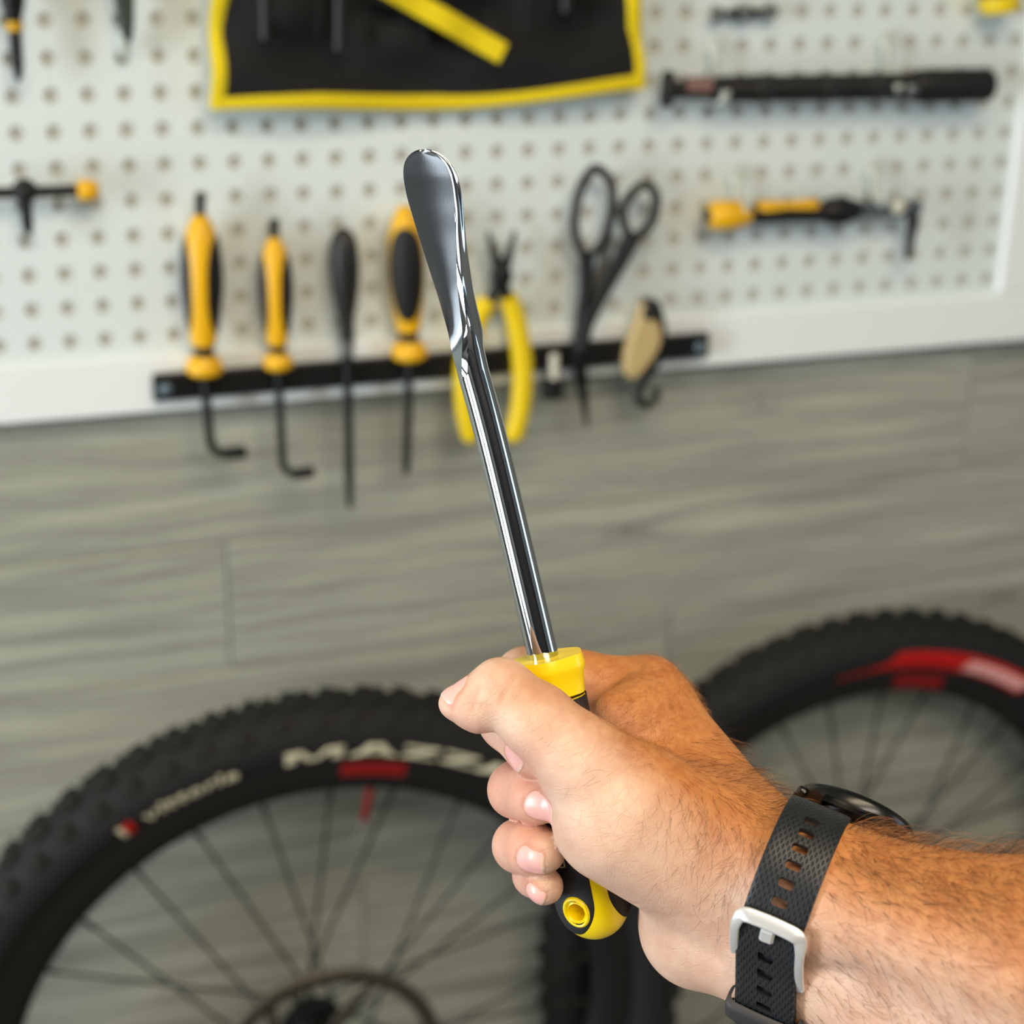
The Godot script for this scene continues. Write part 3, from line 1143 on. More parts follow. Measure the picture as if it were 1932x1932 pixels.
func tool_roll() -> void:
	# grid over the cloth: u left to right, v from its bottom hem up beyond the frame
	var bl := Vector3(0.1204, 1.2117, 0.022)
	var br := Vector3(0.4839, 1.2174, 0.022)
	var origin := (bl + br) / 2.0
	var t := thing("tool_roll", "black fabric tool roll with yellow binding hanging open at the top centre", "tool roll", origin)
	var nu := 90
	var nv := 44
	var tall := 0.26
	var z := func(u: float, v: float) -> float:
		var a := 0.010 * sin(u * 9.0 + v * 5.0) * (1.0 - v * 0.3)
		var b := 0.007 * sin(u * 21.0 - v * 11.0 + 1.3) * smoothstep(0.03, 0.25, v)
		var c := 0.008 * sin((v * 1.7 + u * 0.6) * 13.0) * smoothstep(0.02, 0.15, v)
		return 0.012 + (a + b + c) * 0.75
	var at := func(u: float, v: float) -> Vector3:
		var wide: float = lerpf(1.0, 0.955, smoothstep(0.0, 0.5, v))
		var x: float = lerpf(bl.x, br.x, 0.5 + (u - 0.5) * wide)
		x += 0.0012 * sin(v * 16.0) * absf(u - 0.5) * 2.0
		var hem: float = -0.0055 * sin(u * PI) + 0.003 * sin(u * 8.0 + 0.4)
		var y: float = lerpf(bl.y, br.y, u) + hem + v * tall
		return Vector3(x, y, 0.012 + z.call(u, v)) - origin
	var rows := []
	var back := []
	for i in nv + 1:
		var row := PackedVector3Array()
		var rear := PackedVector3Array()
		for j in nu + 1:
			var p: Vector3 = at.call(float(j) / nu, float(i) / nv)
			row.append(p)
			rear.append(p - Vector3(0, 0, 0.003))
		rows.append(row)
		back.append(rear)
	var st := begin()
	sheet(st, rows)
	sheet(st, back)
	commit("cloth", st, mats.black_cloth, t)
	# binding sewn over the rim
	for e in 3:
		st = begin()
		var line := []
		for k in 61:
			var g := k / 60.0
			if e == 0:
				line.append(at.call(g, 0.012) + Vector3(0, 0.0025, -0.0015))
			else:
				line.append(at.call(0.012 if e == 1 else 0.988, g) + Vector3(0, 0, -0.0015))
		tube(st, line, [0.0068], 10, true, 0.42, Vector3(0, 0, 1))
		commit("binding", st, mats.yellow_cloth, t)
	# pocket seams and their folds
	for k in 7:
		st = begin()
		var u := 0.10 + k * 0.125
		var line := []
		for i in 20:
			line.append(at.call(u + 0.006 * sin(i * 0.5 + k), 0.2 + i * 0.042) + Vector3(0, 0, 0.001))
		tube(st, line, [0.0022], 8, true, 0.7, Vector3(0, 0, 1))
		commit("pocket_seam", st, mats.black_cloth, t)
	# the closing strap across it
	st = begin()
	var a := (Vector3(0.2451, 1.3117, 0.04)) - origin
	var b := (Vector3(0.3537, 1.253, 0.04)) - origin
	var strap := []
	for k in 21:
		var g := k / 20.0
		strap.append(a.lerp(b, g) + Vector3(0, 0, 0.002 * sin(g * 14.0)))
	tube(st, strap, [0.0092], 10, true, 0.16, Vector3(0, 0, 1))
	commit("strap", st, mats.yellow_cloth, t)
	# tools showing faintly in two of the pockets
	for q in [[Vector3(0.1623, 1.3186, 0.034), Vector3(0.162, 1.2657, 0.034)], [Vector3(0.2214, 1.3184, 0.034), Vector3(0.2201, 1.2568, 0.034)], [Vector3(0.4089, 1.3179, 0.034), Vector3(0.41, 1.2841, 0.034)]]:
		st = begin()
		tube(st, [q[0] - origin, q[1] - origin], [0.0042], 10)
		commit("pocket_bulge", st, mats.dark_handle, t)


func peg_hook(at: Vector3, drop: float, label: String, group: String) -> void:
	var t := thing("peg_hook", label, "hook", at, group)
	var st := begin()
	var pts := smooth_line([Vector3(0, 0, -0.003), Vector3(0, -0.001, 0.004), Vector3(0, -0.008, 0.007), Vector3(0, -drop * 0.7, 0.008), Vector3(0, -drop, 0.014), Vector3(0, -drop - 0.002, 0.026), Vector3(0, -drop + 0.008, 0.033)])
	tube(st, pts, [0.0042], 8, true, 0.6, Vector3(0, 0, 1))
	commit("hook_wire", st, mats.clear_hook, t)
	st = begin()
	box(st, Transform3D(Basis(), Vector3(0, 0.001, 0.002)), Vector3(0.011, 0.016, 0.003), 0.001)
	commit("hook_plate", st, mats.clear_hook, t)


func turned(t: Node3D, called: String, a: Vector3, b: Vector3, profile: Array, m: Material, n := 24) -> MeshInstance3D:
	var st := begin()
	var len := a.distance_to(b)
	var prof := []
	for p in profile:
		prof.append(Vector2(p[0] * len, p[1]))
	lathe(st, along(a, b), prof, n)
	return commit(called, st, m, t)


func right_side_tools() -> void:
	# the hand pump lying on two hooks
	var a := Vector3(0.5076, 1.218, 0.024)
	var b := Vector3(0.8293, 1.2148, 0.024)
	var at := a.lerp(b, 0.5)
	a -= at
	b -= at
	var t := thing("hand_pump", "long black bicycle hand pump lying on two pale hooks at upper right", "pump", at)
	turned(t, "barrel", a.lerp(b, 0.0), a.lerp(b, 0.76), [[0, 0], [0, 0.0075], [0.15, 0.0082], [0.21, 0.0114], [0.95, 0.0118], [1, 0.0118], [1, 0]], mats.black_rubber)
	turned(t, "pump_handle", a.lerp(b, 0.74), b, [[0, 0], [0, 0.0115], [0.06, 0.0142], [0.2, 0.0152], [0.93, 0.0152], [0.985, 0.0138], [1, 0.011], [1, 0]], mats.black_rubber)
	turned(t, "foot", a + Vector3(0, -0.014, 0), a + Vector3(0.001, 0.016, 0), [[0, 0], [0, 0.005], [0.2, 0.0062], [0.9, 0.0062], [1, 0.004], [1, 0]], mats.black_rubber)
	turned(t, "printed_sleeve", a.lerp(b, 0.05) + Vector3(0, 0.003, 0.001), a.lerp(b, 0.12) + Vector3(0, 0.003, 0.001), [[0, 0], [0, 0.0078], [1, 0.0088], [1, 0]], mats.dull_pink)  # dull pinkish stretch at the thin end of the barrel
	for g in [0.25, 0.45, 0.60]:
		turned(t, "barrel_ring", a.lerp(b, g), a.lerp(b, g + 0.05), [[0, 0], [0, 0.0119], [0.2, 0.0124], [0.8, 0.0124], [1, 0.0119], [1, 0]], mats.dark_handle)
	var st := begin()
	lathe(st, Transform3D(Basis(Vector3(1, 0, 0), Vector3(0, 0, 1), Vector3(0, -1, 0)), (Vector3(0.7387, 1.2139, 0.04)) - at), [Vector2(-0.004, 0), Vector2(-0.004, 0.0052), Vector2(0.0006, 0.0052), Vector2(0.002, 0.0035), Vector2(0.0022, 0)], 16)
	commit("bolt", st, mats.steel, t)
	peg_hook(Vector3(0.558, 1.2509, 0.003), 0.042, "pale peg hook holding the left end of the long pump", "pale peg hooks on the board")
	peg_hook(Vector3(0.7267, 1.2527, 0.003), 0.042, "pale peg hook holding the right end of the long pump", "pale peg hooks on the board")
	peg_hook(Vector3(0.5864, 1.1387, 0.003), 0.026, "pale peg hook holding the yellow end of the chain tool", "pale peg hooks on the board")
	peg_hook(Vector3(0.726, 1.1393, 0.003), 0.026, "pale peg hook holding the steel end of the chain tool", "pale peg hooks on the board")
	# chain tool: yellow cap, padded black handle, steel arm with a pin turned down
	a = Vector3(0.5535, 1.1081, 0.024)
	b = Vector3(0.7688, 1.1051, 0.024)
	at = a.lerp(b, 0.5)
	a -= at
	b -= at
	t = thing("chain_tool", "yellow and black chain tool with downturned pin, lying on two pale hooks at right", "bicycle tool", at)
	turned(t, "end_cap", a, a.lerp(b, 0.185), [[0, 0], [0, 0.0062], [0.04, 0.0095], [0.15, 0.0128], [0.55, 0.0132], [0.85, 0.0112], [1, 0.009], [1, 0]], mats.amber_plastic)
	turned(t, "cap_tip", a.lerp(b, -0.012), a.lerp(b, 0.01), [[0, 0], [0, 0.0062], [1, 0.0070], [1, 0]], mats.dark_handle)
	turned(t, "grip", a.lerp(b, 0.175), a.lerp(b, 0.57), [[0, 0], [0, 0.0078], [0.1, 0.0092], [0.5, 0.0086], [0.9, 0.0094], [1, 0.0094], [1, 0]], mats.black_rubber)
	turned(t, "grip_inlay", a.lerp(b, 0.21) + Vector3(0, 0.0048, 0.0012), a.lerp(b, 0.50) + Vector3(0, 0.0054, 0.0012), [[0, 0], [0.0, 0.005], [0.06, 0.0072], [0.26, 0.0070], [0.5, 0.0055], [0.78, 0.0066], [0.94, 0.0072], [1, 0.005], [1, 0]], mats.amber_plastic)
	turned(t, "joint", a.lerp(b, 0.53), a.lerp(b, 0.70), [[0, 0], [0, 0.0095], [0.2, 0.0128], [0.6, 0.0128], [1, 0.0085], [1, 0]], mats.black_steel)
	st = begin()
	tube(st, [a.lerp(b, 0.66), a.lerp(b, 0.995)], [0.0078], 12, true, 0.8, Vector3(0, 0, 1))
	commit("arm", st, mats.steel, t)
	st = begin()
	tube(st, [(Vector3(0.7612, 1.1074, 0.024)) - at, (Vector3(0.7631, 1.0916, 0.024)) - at, (Vector3(0.7615, 1.0573, 0.024)) - at], [0.0062, 0.0056, 0.0034], 10)
	commit("pin", st, mats.black_steel, t)
	st = begin()
	var ball := SphereMesh.new()
	ball.radius = 0.0068
	ball.height = 0.0136
	st.append_from(ball, 0, Transform3D(Basis(), (Vector3(0.7417, 1.1087, 0.031)) - at))
	commit("arm_screw", st, mats.pale_print, t)
	# small three-lobed steel tool under the top edge
	at = Vector3(0.5819, 1.2795, 0.01)
	t = thing("spoke_wrench", "small dull steel spoke wrench with three round lobes, above the long pump", "wrench", at)
	st = begin()
	var poly := PackedVector2Array()
	for k in 48:
		var x := lerpf(-1.0, 1.0, k / 47.0)
		poly.append(Vector2(x * 0.0275, 0.0022 + 0.0050 * pow(cos(x * PI), 2.0)))
	for k in 48:
		var x := lerpf(1.0, -1.0, k / 47.0)
		poly.append(Vector2(x * 0.0275, -0.0022 - 0.0050 * pow(cos(x * PI), 2.0)))
	prism(st, Transform3D(Basis.from_euler(Vector3(0, 0, 0.03)), Vector3.ZERO), poly, 0.008, 0.0008)
	commit("wrench_body", st, mats.grey_steel, t)
	for x in [-0.0265, 0.0, 0.0265]:
		st = begin()
		lathe(st, Transform3D(Basis(Vector3(1, 0, 0), Vector3(0, 0, 1), Vector3(0, -1, 0)), Vector3(x, x * 0.03, 0.003)), [Vector2(0, 0), Vector2(0, 0.0048), Vector2(0.003, 0.0048), Vector2(0.0038, 0.0036), Vector2(0.0038, 0)], 14)
		commit("lobe", st, mats.grey_steel, t)
	# the lower end of a yellow grip cut by the top of the picture
	a = Vector3(0.8252, 1.3162, 0.022)
	b = Vector3(0.8323, 1.2779, 0.022)
	t = thing("yellow_grip", "bright yellow rounded tool grip at the top right corner", "tool", b)
	a -= b
	turned(t, "grip_shell", a, Vector3.ZERO, [[0, 0], [0, 0.013], [0.1, 0.0155], [0.6, 0.0172], [0.85, 0.0180], [0.93, 0.0172], [0.975, 0.0145], [1, 0.008], [1, 0]], mats.yellow_grip)
	turned(t, "grip_band", a.lerp(Vector3.ZERO, 0.5), a.lerp(Vector3.ZERO, 0.56), [[0, 0], [0, 0.0178], [1, 0.0178], [1, 0]], mats.black_rubber)


func left_side_tools() -> void:
	# T-handled hex key
	var a := Vector3(-0.0654, 1.1538, 0.02)
	var b := Vector3(0.0289, 1.153, 0.02)
	var at := Vector3(-0.0266, 1.1545, 0.02)
	var t := thing("tee_handle_key", "black T-handled hex key with orange end cap at the left edge", "hex key", at)
	a -= at
	b -= at
	turned(t, "cross_bar", a, b, [[0, 0], [0, 0.0045], [1, 0.0045], [1, 0]], mats.black_rubber)
	turned(t, "end_cap", a.lerp(b, 0.83), b, [[0, 0], [0, 0.0062], [0.15, 0.0082], [0.7, 0.0082], [0.95, 0.006], [1, 0.003], [1, 0]], mats.amber_plastic)
	var st := begin()
	var ball := SphereMesh.new()
	ball.radius = 0.0098
	ball.height = 0.0196
	st.append_from(ball, 0, Transform3D(Basis(), Vector3(0, 0, 0)))
	commit("hub", st, mats.black_rubber, t)
	st = begin()
	tube(st, [Vector3.ZERO, (Vector3(-0.0269, 1.1278, 0.02)) - at, (Vector3(-0.0264, 1.1216, 0.016)) - at], [0.0050, 0.0044, 0.0030], 10)
	commit("shaft", st, mats.black_steel, t)
	# the slim black shears' point, with its yellow band
	a = Vector3(-0.0234, 1.3367, 0.02)
	b = Vector3(-0.0239, 1.2359, 0.02)
	t = thing("pointed_shears", "slim black pointed shears with a yellow band in the top left corner", "shears", b)
	a -= b
	st = begin()
	var len := a.length()
	lathe(st, along(a, Vector3.ZERO), [Vector2(0, 0), Vector2(0, 0.0095), Vector2(len * 0.42, 0.0092), Vector2(len * 0.53, 0.0062), Vector2(len * 0.58, 0.005), Vector2(len * 0.86, 0.0045), Vector2(len * 0.95, 0.0032), Vector2(len, 0.0008), Vector2(len, 0)], 20)
	commit("shears_body", st, mats.black_steel, t)
	turned(t, "yellow_band", a.lerp(Vector3.ZERO, 0.555), a.lerp(Vector3.ZERO, 0.625), [[0, 0], [0, 0.0066], [1, 0.0062], [1, 0]], mats.deep_yellow)
	# dark green grey blade end next to it
	a = Vector3(0.0554, 1.3254, 0.018)
	b = Vector3(0.0582, 1.2607, 0.018)
	t = thing("green_grey_blade", "dark green grey blade end with a pale tip, cut by the top edge at left", "tool", b)
	a -= b
	var poly := PackedVector2Array()
	for p in [Vector3(0.0491, 1.3254, 0.018), Vector3(0.0671, 1.3254, 0.018), Vector3(0.0642, 1.2793, 0.018), Vector3(0.0626, 1.2677, 0.018), Vector3(0.0595, 1.263, 0.018), Vector3(0.0555, 1.2678, 0.018), Vector3(0.0516, 1.2872, 0.018)]:
		poly.append(Vector2(p.x - b.x, p.y - b.y))
	st = begin()
	prism(st, Transform3D(), poly, 0.010, 0.002)
	commit("blade", st, mats.green_grey, t)
	turned(t, "pale_tip", (Vector3(0.0569, 1.2705, 0.014)) - b, (Vector3(0.0558, 1.252, 0.01)) - b, [[0, 0], [0, 0.005], [0.8, 0.004], [1, 0.002], [1, 0]], mats.clear_hook)


func build_wall_tools() -> void:
	magnetic_bar()
	screwdrivers()
	pliers()
	scissors()
	small_bar_tools()
	tool_roll()
	right_side_tools()
	left_side_tools()


# ------------------------------------------------------------------ the hand: a distance field meshed as surface nets
func chain(inside: float, join: float) -> void:
	chain_in.append(inside)
	chain_join.append(join)


func bone(a: Vector3, ra: float, b: Vector3, rb: float) -> void:
	bone_a.append(a)
	bone_d.append(b - a)
	bone_inv.append(1.0 / maxf((b - a).length_squared(), 1e-6))
	bone_r.append(ra)
	bone_dr.append(rb - ra)
	bone_chain.append(chain_in.size() - 1)
	every_bone.append(every_bone.size())


func fold(a: Vector3, b: Vector3, width: float, depth: float) -> void:
	fold_a.append(a)
	fold_d.append(b - a)
	fold_w.append(1.0 / width)
	fold_h.append(depth)
	every_fold.append(every_fold.size())


func reach(i: int, p: Vector3) -> float:
	var q := p - bone_a[i]
	var t := clampf(q.dot(bone_d[i]) * bone_inv[i], 0.0, 1.0)
	return (q - bone_d[i] * t).length() - bone_r[i] - bone_dr[i] * t


func field(p: Vector3, some: PackedInt32Array, folds: PackedInt32Array) -> float:
	var d := 1e6
	var e := 1e6
	var now := -1
	var k := 1.0
	var started := false
	for i in some:
		var c := bone_chain[i]
		if c != now:
			if now >= 0:
				var kj := chain_join[now]
				var g := maxf(kj - absf(d - e), 0.0) / kj
				d = minf(d, e) - g * g * kj * 0.25
			now = c
			k = chain_in[c]
			e = 1e6
		var q := p - bone_a[i]
		var t := clampf(q.dot(bone_d[i]) * bone_inv[i], 0.0, 1.0)
		var s := (q - bone_d[i] * t).length() - bone_r[i] - bone_dr[i] * t
		var h := maxf(k - absf(e - s), 0.0) / k
		e = minf(e, s) - h * h * k * 0.25
	if now >= 0:
		var kj := chain_join[now]
		var g := maxf(kj - absf(d - e), 0.0) / kj
		d = minf(d, e) - g * g * kj * 0.25
	for i in folds:
		var q := p - fold_a[i]
		var t := clampf(q.dot(fold_d[i]) / fold_d[i].length_squared(), 0.0, 1.0)
		var w := (q - fold_d[i] * t).length() * fold_w[i]
		if w < 3.0:
			d += fold_h[i] * exp(-w * w)
	return d


func slope(p: Vector3) -> Vector3:
	var n := Vector3.ZERO
	for a in 3:
		var o := Vector3.ZERO
		o[a] = 0.4
		n[a] = field(p + o, every_bone, every_fold) - field(p - o, every_bone, every_fold)
	return n.normalized()


# from a point outside, along a direction, to the skin
func to_skin(p: Vector3, dir: Vector3, most := 60.0) -> Vector3:
	var t := 0.0
	for i in 40:
		var d := field(p + dir * t, every_bone, every_fold)
		if absf(d) < 0.02 or t > most:
			break
		t += d * 0.8
	return p + dir * t


func skin_tone(p: Vector3, n: Vector3) -> Color:
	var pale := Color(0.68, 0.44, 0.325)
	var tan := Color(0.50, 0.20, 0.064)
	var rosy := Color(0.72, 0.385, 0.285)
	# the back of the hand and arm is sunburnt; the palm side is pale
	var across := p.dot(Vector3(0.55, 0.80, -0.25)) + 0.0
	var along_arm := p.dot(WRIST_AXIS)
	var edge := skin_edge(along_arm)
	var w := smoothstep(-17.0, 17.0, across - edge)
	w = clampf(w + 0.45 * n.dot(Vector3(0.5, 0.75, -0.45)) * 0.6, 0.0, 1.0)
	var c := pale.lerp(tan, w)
	# fingers and thumb tip
	var f := smoothstep(0.0, -11.0, p.x - (Vector3(13.35, -96.32, 10)).x) * smoothstep(8.0, -6.0, p.y - (Vector3(6.13, -77.38, 10)).y)
	c = c.lerp(rosy, f * 0.85)
	var tip := exp(-p.distance_squared_to(Vector3(-18.36, -66.92, 22)) / 60.0)
	c = c.lerp(rosy, tip * 0.7)
	for j in [Vector3(6.05, -89.64, 18), Vector3(4.3, -106.39, 14), Vector3(-1.08, -117.07, 10), Vector3(3.45, -127.88, 6)]:
		c = c.lerp(Color(0.66, 0.27, 0.185), 0.42 * exp(-p.distance_squared_to(j) / 26.0))
	# thumb knuckle a little tanned
	c = c.lerp(tan, 0.4 * exp(-p.distance_squared_to(Vector3(7.66, -58.13, 30)) / 130.0))
	var spot := exp(-p.distance_squared_to(to_spot) / 2.2)
	c = c.lerp(Color(0.50, 0.13, 0.06), 0.55 * spot)
	var m := mottle.get_noise_3dv(p * 1.0) * 0.20 + mottle.get_noise_3dv(p * 4.5) * 0.20 * (0.35 + w)
	c = Color(c.r * (1.0 + m * 0.6), c.g * (1.0 + m * 1.1), c.b * (1.0 + m * 1.3))
	# the redder fold of skin round each nail
	for spec in nails:
		var q: Vector3 = p - spec[0]
		if q.length_squared() > 90.0:
			continue
		var u: float = q.dot(spec[2]) / (spec[4] * 0.5)
		var v: float = q.dot(spec[3])
		var rim := absf(v) - nail_width(clampf(u, -0.98, 0.98), spec[5])
		if u < -0.9:
			rim = maxf(rim, (-0.98 - u) * spec[4] * 0.5)
		if u < 1.0 and rim < 1.6 and n.dot(spec[1]) > 0.1:
			c = c.lerp(Color(0.50, 0.20, 0.13), 0.6 * exp(-pow((rim - 0.3) / 0.8, 2.0)))
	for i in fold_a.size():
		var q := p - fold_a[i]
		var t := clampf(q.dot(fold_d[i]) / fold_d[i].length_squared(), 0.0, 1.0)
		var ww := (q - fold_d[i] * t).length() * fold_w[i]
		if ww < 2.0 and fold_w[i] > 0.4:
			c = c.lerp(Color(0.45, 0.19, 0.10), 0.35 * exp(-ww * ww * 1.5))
	return c


func skin_edge(s: float) -> float:
	return lerpf(-16.0, -62.0, smoothstep(-40.0, 120.0, s)) + TAN_SHIFT


var mottle := FastNoiseLite.new()
var to_spot := Vector3.ZERO
const WRIST := Vector3(93.04, -139.74, 8)
const WRIST_AXIS := Vector3(0.8944, -0.3336, 0.2981)
const TAN_SHIFT := 0.0


func hand_thing(called: String, label: String, category: String, pivot: Vector3) -> Node3D:
	var t := thing(called, label, category, Vector3.ZERO)
	t.transform = HAND * Transform3D(Basis(), pivot * 0.001)
	return t


func surface_nets(pivot: Vector3) -> ArrayMesh:
	var cell := 1.0
	var lo := Vector3(1e6, 1e6, 1e6)
	var hi := -lo
	for i in bone_a.size():
		for e in [[bone_a[i], bone_r[i]], [bone_a[i] + bone_d[i], bone_r[i] + bone_dr[i]]]:
			var rr: float = e[1] + 3.0
			lo = lo.min(e[0] - Vector3.ONE * rr)
			hi = hi.max(e[0] + Vector3.ONE * rr)
	var big := 16
	var gx := int(ceil((hi.x - lo.x) / cell / big)) * big
	var gy := int(ceil((hi.y - lo.y) / cell / big)) * big
	var gz := int(ceil((hi.z - lo.z) / cell / big)) * big
	var sx := gx + 1
	var sxy := sx * (gy + 1)
	var grid := PackedFloat32Array()
	grid.resize(sxy * (gz + 1))
	grid.fill(1e4)
	var blocks := PackedInt32Array()
	for bz in range(0, gz, big):
		for by in range(0, gy, big):
			for bx in range(0, gx, big):
				var c := lo + Vector3(bx + 8, by + 8, bz + 8) * cell
				var half := 13.9 * cell
				var d := field(c, every_bone, PackedInt32Array())
				if absf(d) > half + 3.0:
					continue
				var some := PackedInt32Array()
				for i in every_bone:
					if reach(i, c) < d + 2.0 * half + 16.0:
						some.append(i)
				var folds := PackedInt32Array()
				for i in fold_a.size():
					var q := c - fold_a[i]
					var t := clampf(q.dot(fold_d[i]) / fold_d[i].length_squared(), 0.0, 1.0)
					if (q - fold_d[i] * t).length() < half + 3.0 / fold_w[i]:
						folds.append(i)
				for cz in range(bz, bz + big, 4):
					for cy in range(by, by + big, 4):
						for cx in range(bx, bx + big, 4):
							var m := lo + Vector3(cx + 2, cy + 2, cz + 2) * cell
							var dm := field(m, some, folds)
							if absf(dm) > 3.47 * cell + 1.2:
								continue
							var few := PackedInt32Array()
							for i in some:
								if reach(i, m) < dm + 7.0 * cell + 12.0:
									few.append(i)
							blocks.append(cx + cy * sx + cz * sxy)
							for z in 5:
								for y in 5:
									var at := cx + (cy + y) * sx + (cz + z) * sxy
									for x in 5:
										if grid[at + x] > 9e3:
											grid[at + x] = field(lo + Vector3(cx + x, cy + y, cz + z) * cell, few, folds)
	var ids := {}
	var verts := PackedVector3Array()
	var norms := PackedVector3Array()
	var tones := PackedColorArray()
	var corner := PackedInt32Array([0, 1, sx, sx + 1, sxy, sxy + 1, sxy + sx, sxy + sx + 1])
	for b in blocks:
		for z in 4:
			for y in 4:
				for x in 4:
					var at := b + x + y * sx + z * sxy
					var v := []
					var inside := 0
					for k in 8:
						var g := grid[at + corner[k]]
						v.append(g)
						if g < 0.0:
							inside += 1
					if inside == 0 or inside == 8:
						continue
					var sum := Vector3.ZERO
					var n := 0
					for e in [[0, 1], [2, 3], [4, 5], [6, 7], [0, 2], [1, 3], [4, 6], [5, 7], [0, 4], [1, 5], [2, 6], [3, 7]]:
						var a: float = v[e[0]]
						var c: float = v[e[1]]
						if (a < 0.0) != (c < 0.0):
							var t := a / (a - c)
							var p := Vector3(e[0] & 1, (e[0] >> 1) & 1, e[0] >> 2)
							var q := Vector3(e[1] & 1, (e[1] >> 1) & 1, e[1] >> 2)
							sum += p.lerp(q, t)
							n += 1
					var f := sum / n
					var grad := Vector3(
						lerpf(lerpf(v[1] - v[0], v[3] - v[2], f.y), lerpf(v[5] - v[4], v[7] - v[6], f.y), f.z),
						lerpf(lerpf(v[2] - v[0], v[3] - v[1], f.x), lerpf(v[6] - v[4], v[7] - v[5], f.x), f.z),
						lerpf(lerpf(v[4] - v[0], v[5] - v[1], f.x), lerpf(v[6] - v[2], v[7] - v[3], f.x), f.y)).normalized()
					var cz := at / sxy
					var cy := (at - cz * sxy) / sx
					var cx := at - cz * sxy - cy * sx
					var p := lo + (Vector3(cx, cy, cz) + f) * cell
					ids[at] = verts.size()
					verts.append(p)
					norms.append(grad)
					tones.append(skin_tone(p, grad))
	var index := PackedInt32Array()
	for at in ids:
		var g0 := grid[at]
		for axis in 3:
			var s: int = [1, sx, sxy][axis]
			var g1 := grid[at + s]
			if (g0 < 0.0) == (g1 < 0.0):
				continue
			var u: int = [sx, sxy, 1][axis]
			var w: int = [sxy, 1, sx][axis]
			if not (ids.has(at - u) and ids.has(at - w) and ids.has(at - u - w)):
				continue
			var a: int = ids[at]
			var b: int = ids[at - u]
			var c: int = ids[at - u - w]
			var d: int = ids[at - w]
			if g0 < 0.0:
				index.append_array(PackedInt32Array([a, c, b, a, d, c]))
			else:
				index.append_array(PackedInt32Array([a, b, c, a, c, d]))
	skin_points = verts
	skin_normals = norms
	skin_index = index
	var local := PackedVector3Array()
	local.resize(verts.size())
	for i in verts.size():
		local[i] = (verts[i] - pivot) * 0.001
	var arrays := []
	arrays.resize(Mesh.ARRAY_MAX)
	arrays[Mesh.ARRAY_VERTEX] = local
	arrays[Mesh.ARRAY_NORMAL] = norms
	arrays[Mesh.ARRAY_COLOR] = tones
	arrays[Mesh.ARRAY_INDEX] = index
	var mesh := ArrayMesh.new()
	mesh.add_surface_from_arrays(Mesh.PRIMITIVE_TRIANGLES, arrays)
	return mesh


var skin_points := PackedVector3Array()
var skin_normals := PackedVector3Array()
var skin_index := PackedInt32Array()


# where each nail sits: [centre, normal, length axis, width axis, length, width]
var nails := []


func find_nail(near: Vector3, out: Vector3, length_axis: Vector3, length: float, width: float) -> void:
	var c := to_skin(near + out.normalized() * 12.0, -out.normalized())
	var n := slope(c)
	var e1 := (length_axis - n * length_axis.dot(n)).normalized()
	nails.append([c, n, e1, n.cross(e1), length, width])


func nail_width(u: float, width: float) -> float:
	var w := width / 2.0 * (pow(maxf(0.0, 1.0 - pow(absf(u), 2.8 if u < 0.0 else 5.0)), 0.5 if u < 0.0 else 0.42))
	return w * lerpf(0.92, 1.0, (u + 1.0) / 2.0)


func nail(t: Node3D, pivot: Vector3, spec: Array) -> void:
	var c: Vector3 = spec[0]
	var n: Vector3 = spec[1]
	var e1: Vector3 = spec[2]
	var e2: Vector3 = spec[3]
	var length: float = spec[4]
	var width: float = spec[5]
	var rows := []
	var nu := 24
	var nv := 18
	for i in nu + 1:
		var u := float(i) / nu * 2.0 - 1.0
		var row := PackedVector3Array()
		for j in nv + 1:
			var v := float(j) / nv * 2.0 - 1.0
			var w := nail_width(u, width)
			var flat := c + e1 * u * length / 2.0 + e2 * v * w
			var p := to_skin(flat + n * 7.0, -n, 14.0)
			var arch := flat - n * (v * v * w * w / (width * 1.15))
			var lift := 0.16 - 0.32 * pow(absf(v), 8.0) - 0.32 * pow(maxf(0.0, -u), 8.0) - 0.10 * pow(maxf(0.0, u), 12.0)
			var depth: float = (p - flat).dot(n)
			var ideal: float = (arch - flat).dot(n)
			row.append((flat + n * (maxf(depth, lerpf(depth, ideal, 0.15)) + lift) - pivot) * 0.001)
		rows.append(row)
	var st := begin()
	sheet(st, rows.slice(0, nu - 1))
	var o := commit("fingernail", st, mats.nail, t)
	st = begin()
	sheet(st, rows.slice(nu - 2, nu + 1))
	commit("nail_edge", st, mats.nail_tip, o)


func hair_tube(st: SurfaceTool, pts: Array, r: float) -> void:
	var rows := []
	for i in pts.size():
		var a: Vector3 = pts[maxi(i - 1, 0)]
		var b: Vector3 = pts[mini(i + 1, pts.size() - 1)]
		var d := (b - a).normalized()
		var s := d.cross(Vector3(0.3, 0.5, 0.81)).normalized()
		var o := d.cross(s)
		var rr := r * (1.0 - 0.8 * float(i) / (pts.size() - 1))
		rows.append(PackedVector3Array([pts[i] + s * rr, pts[i] - s * 0.5 * rr + o * 0.866 * rr, pts[i] - s * 0.5 * rr - o * 0.866 * rr]))
	sheet(st, rows, true)


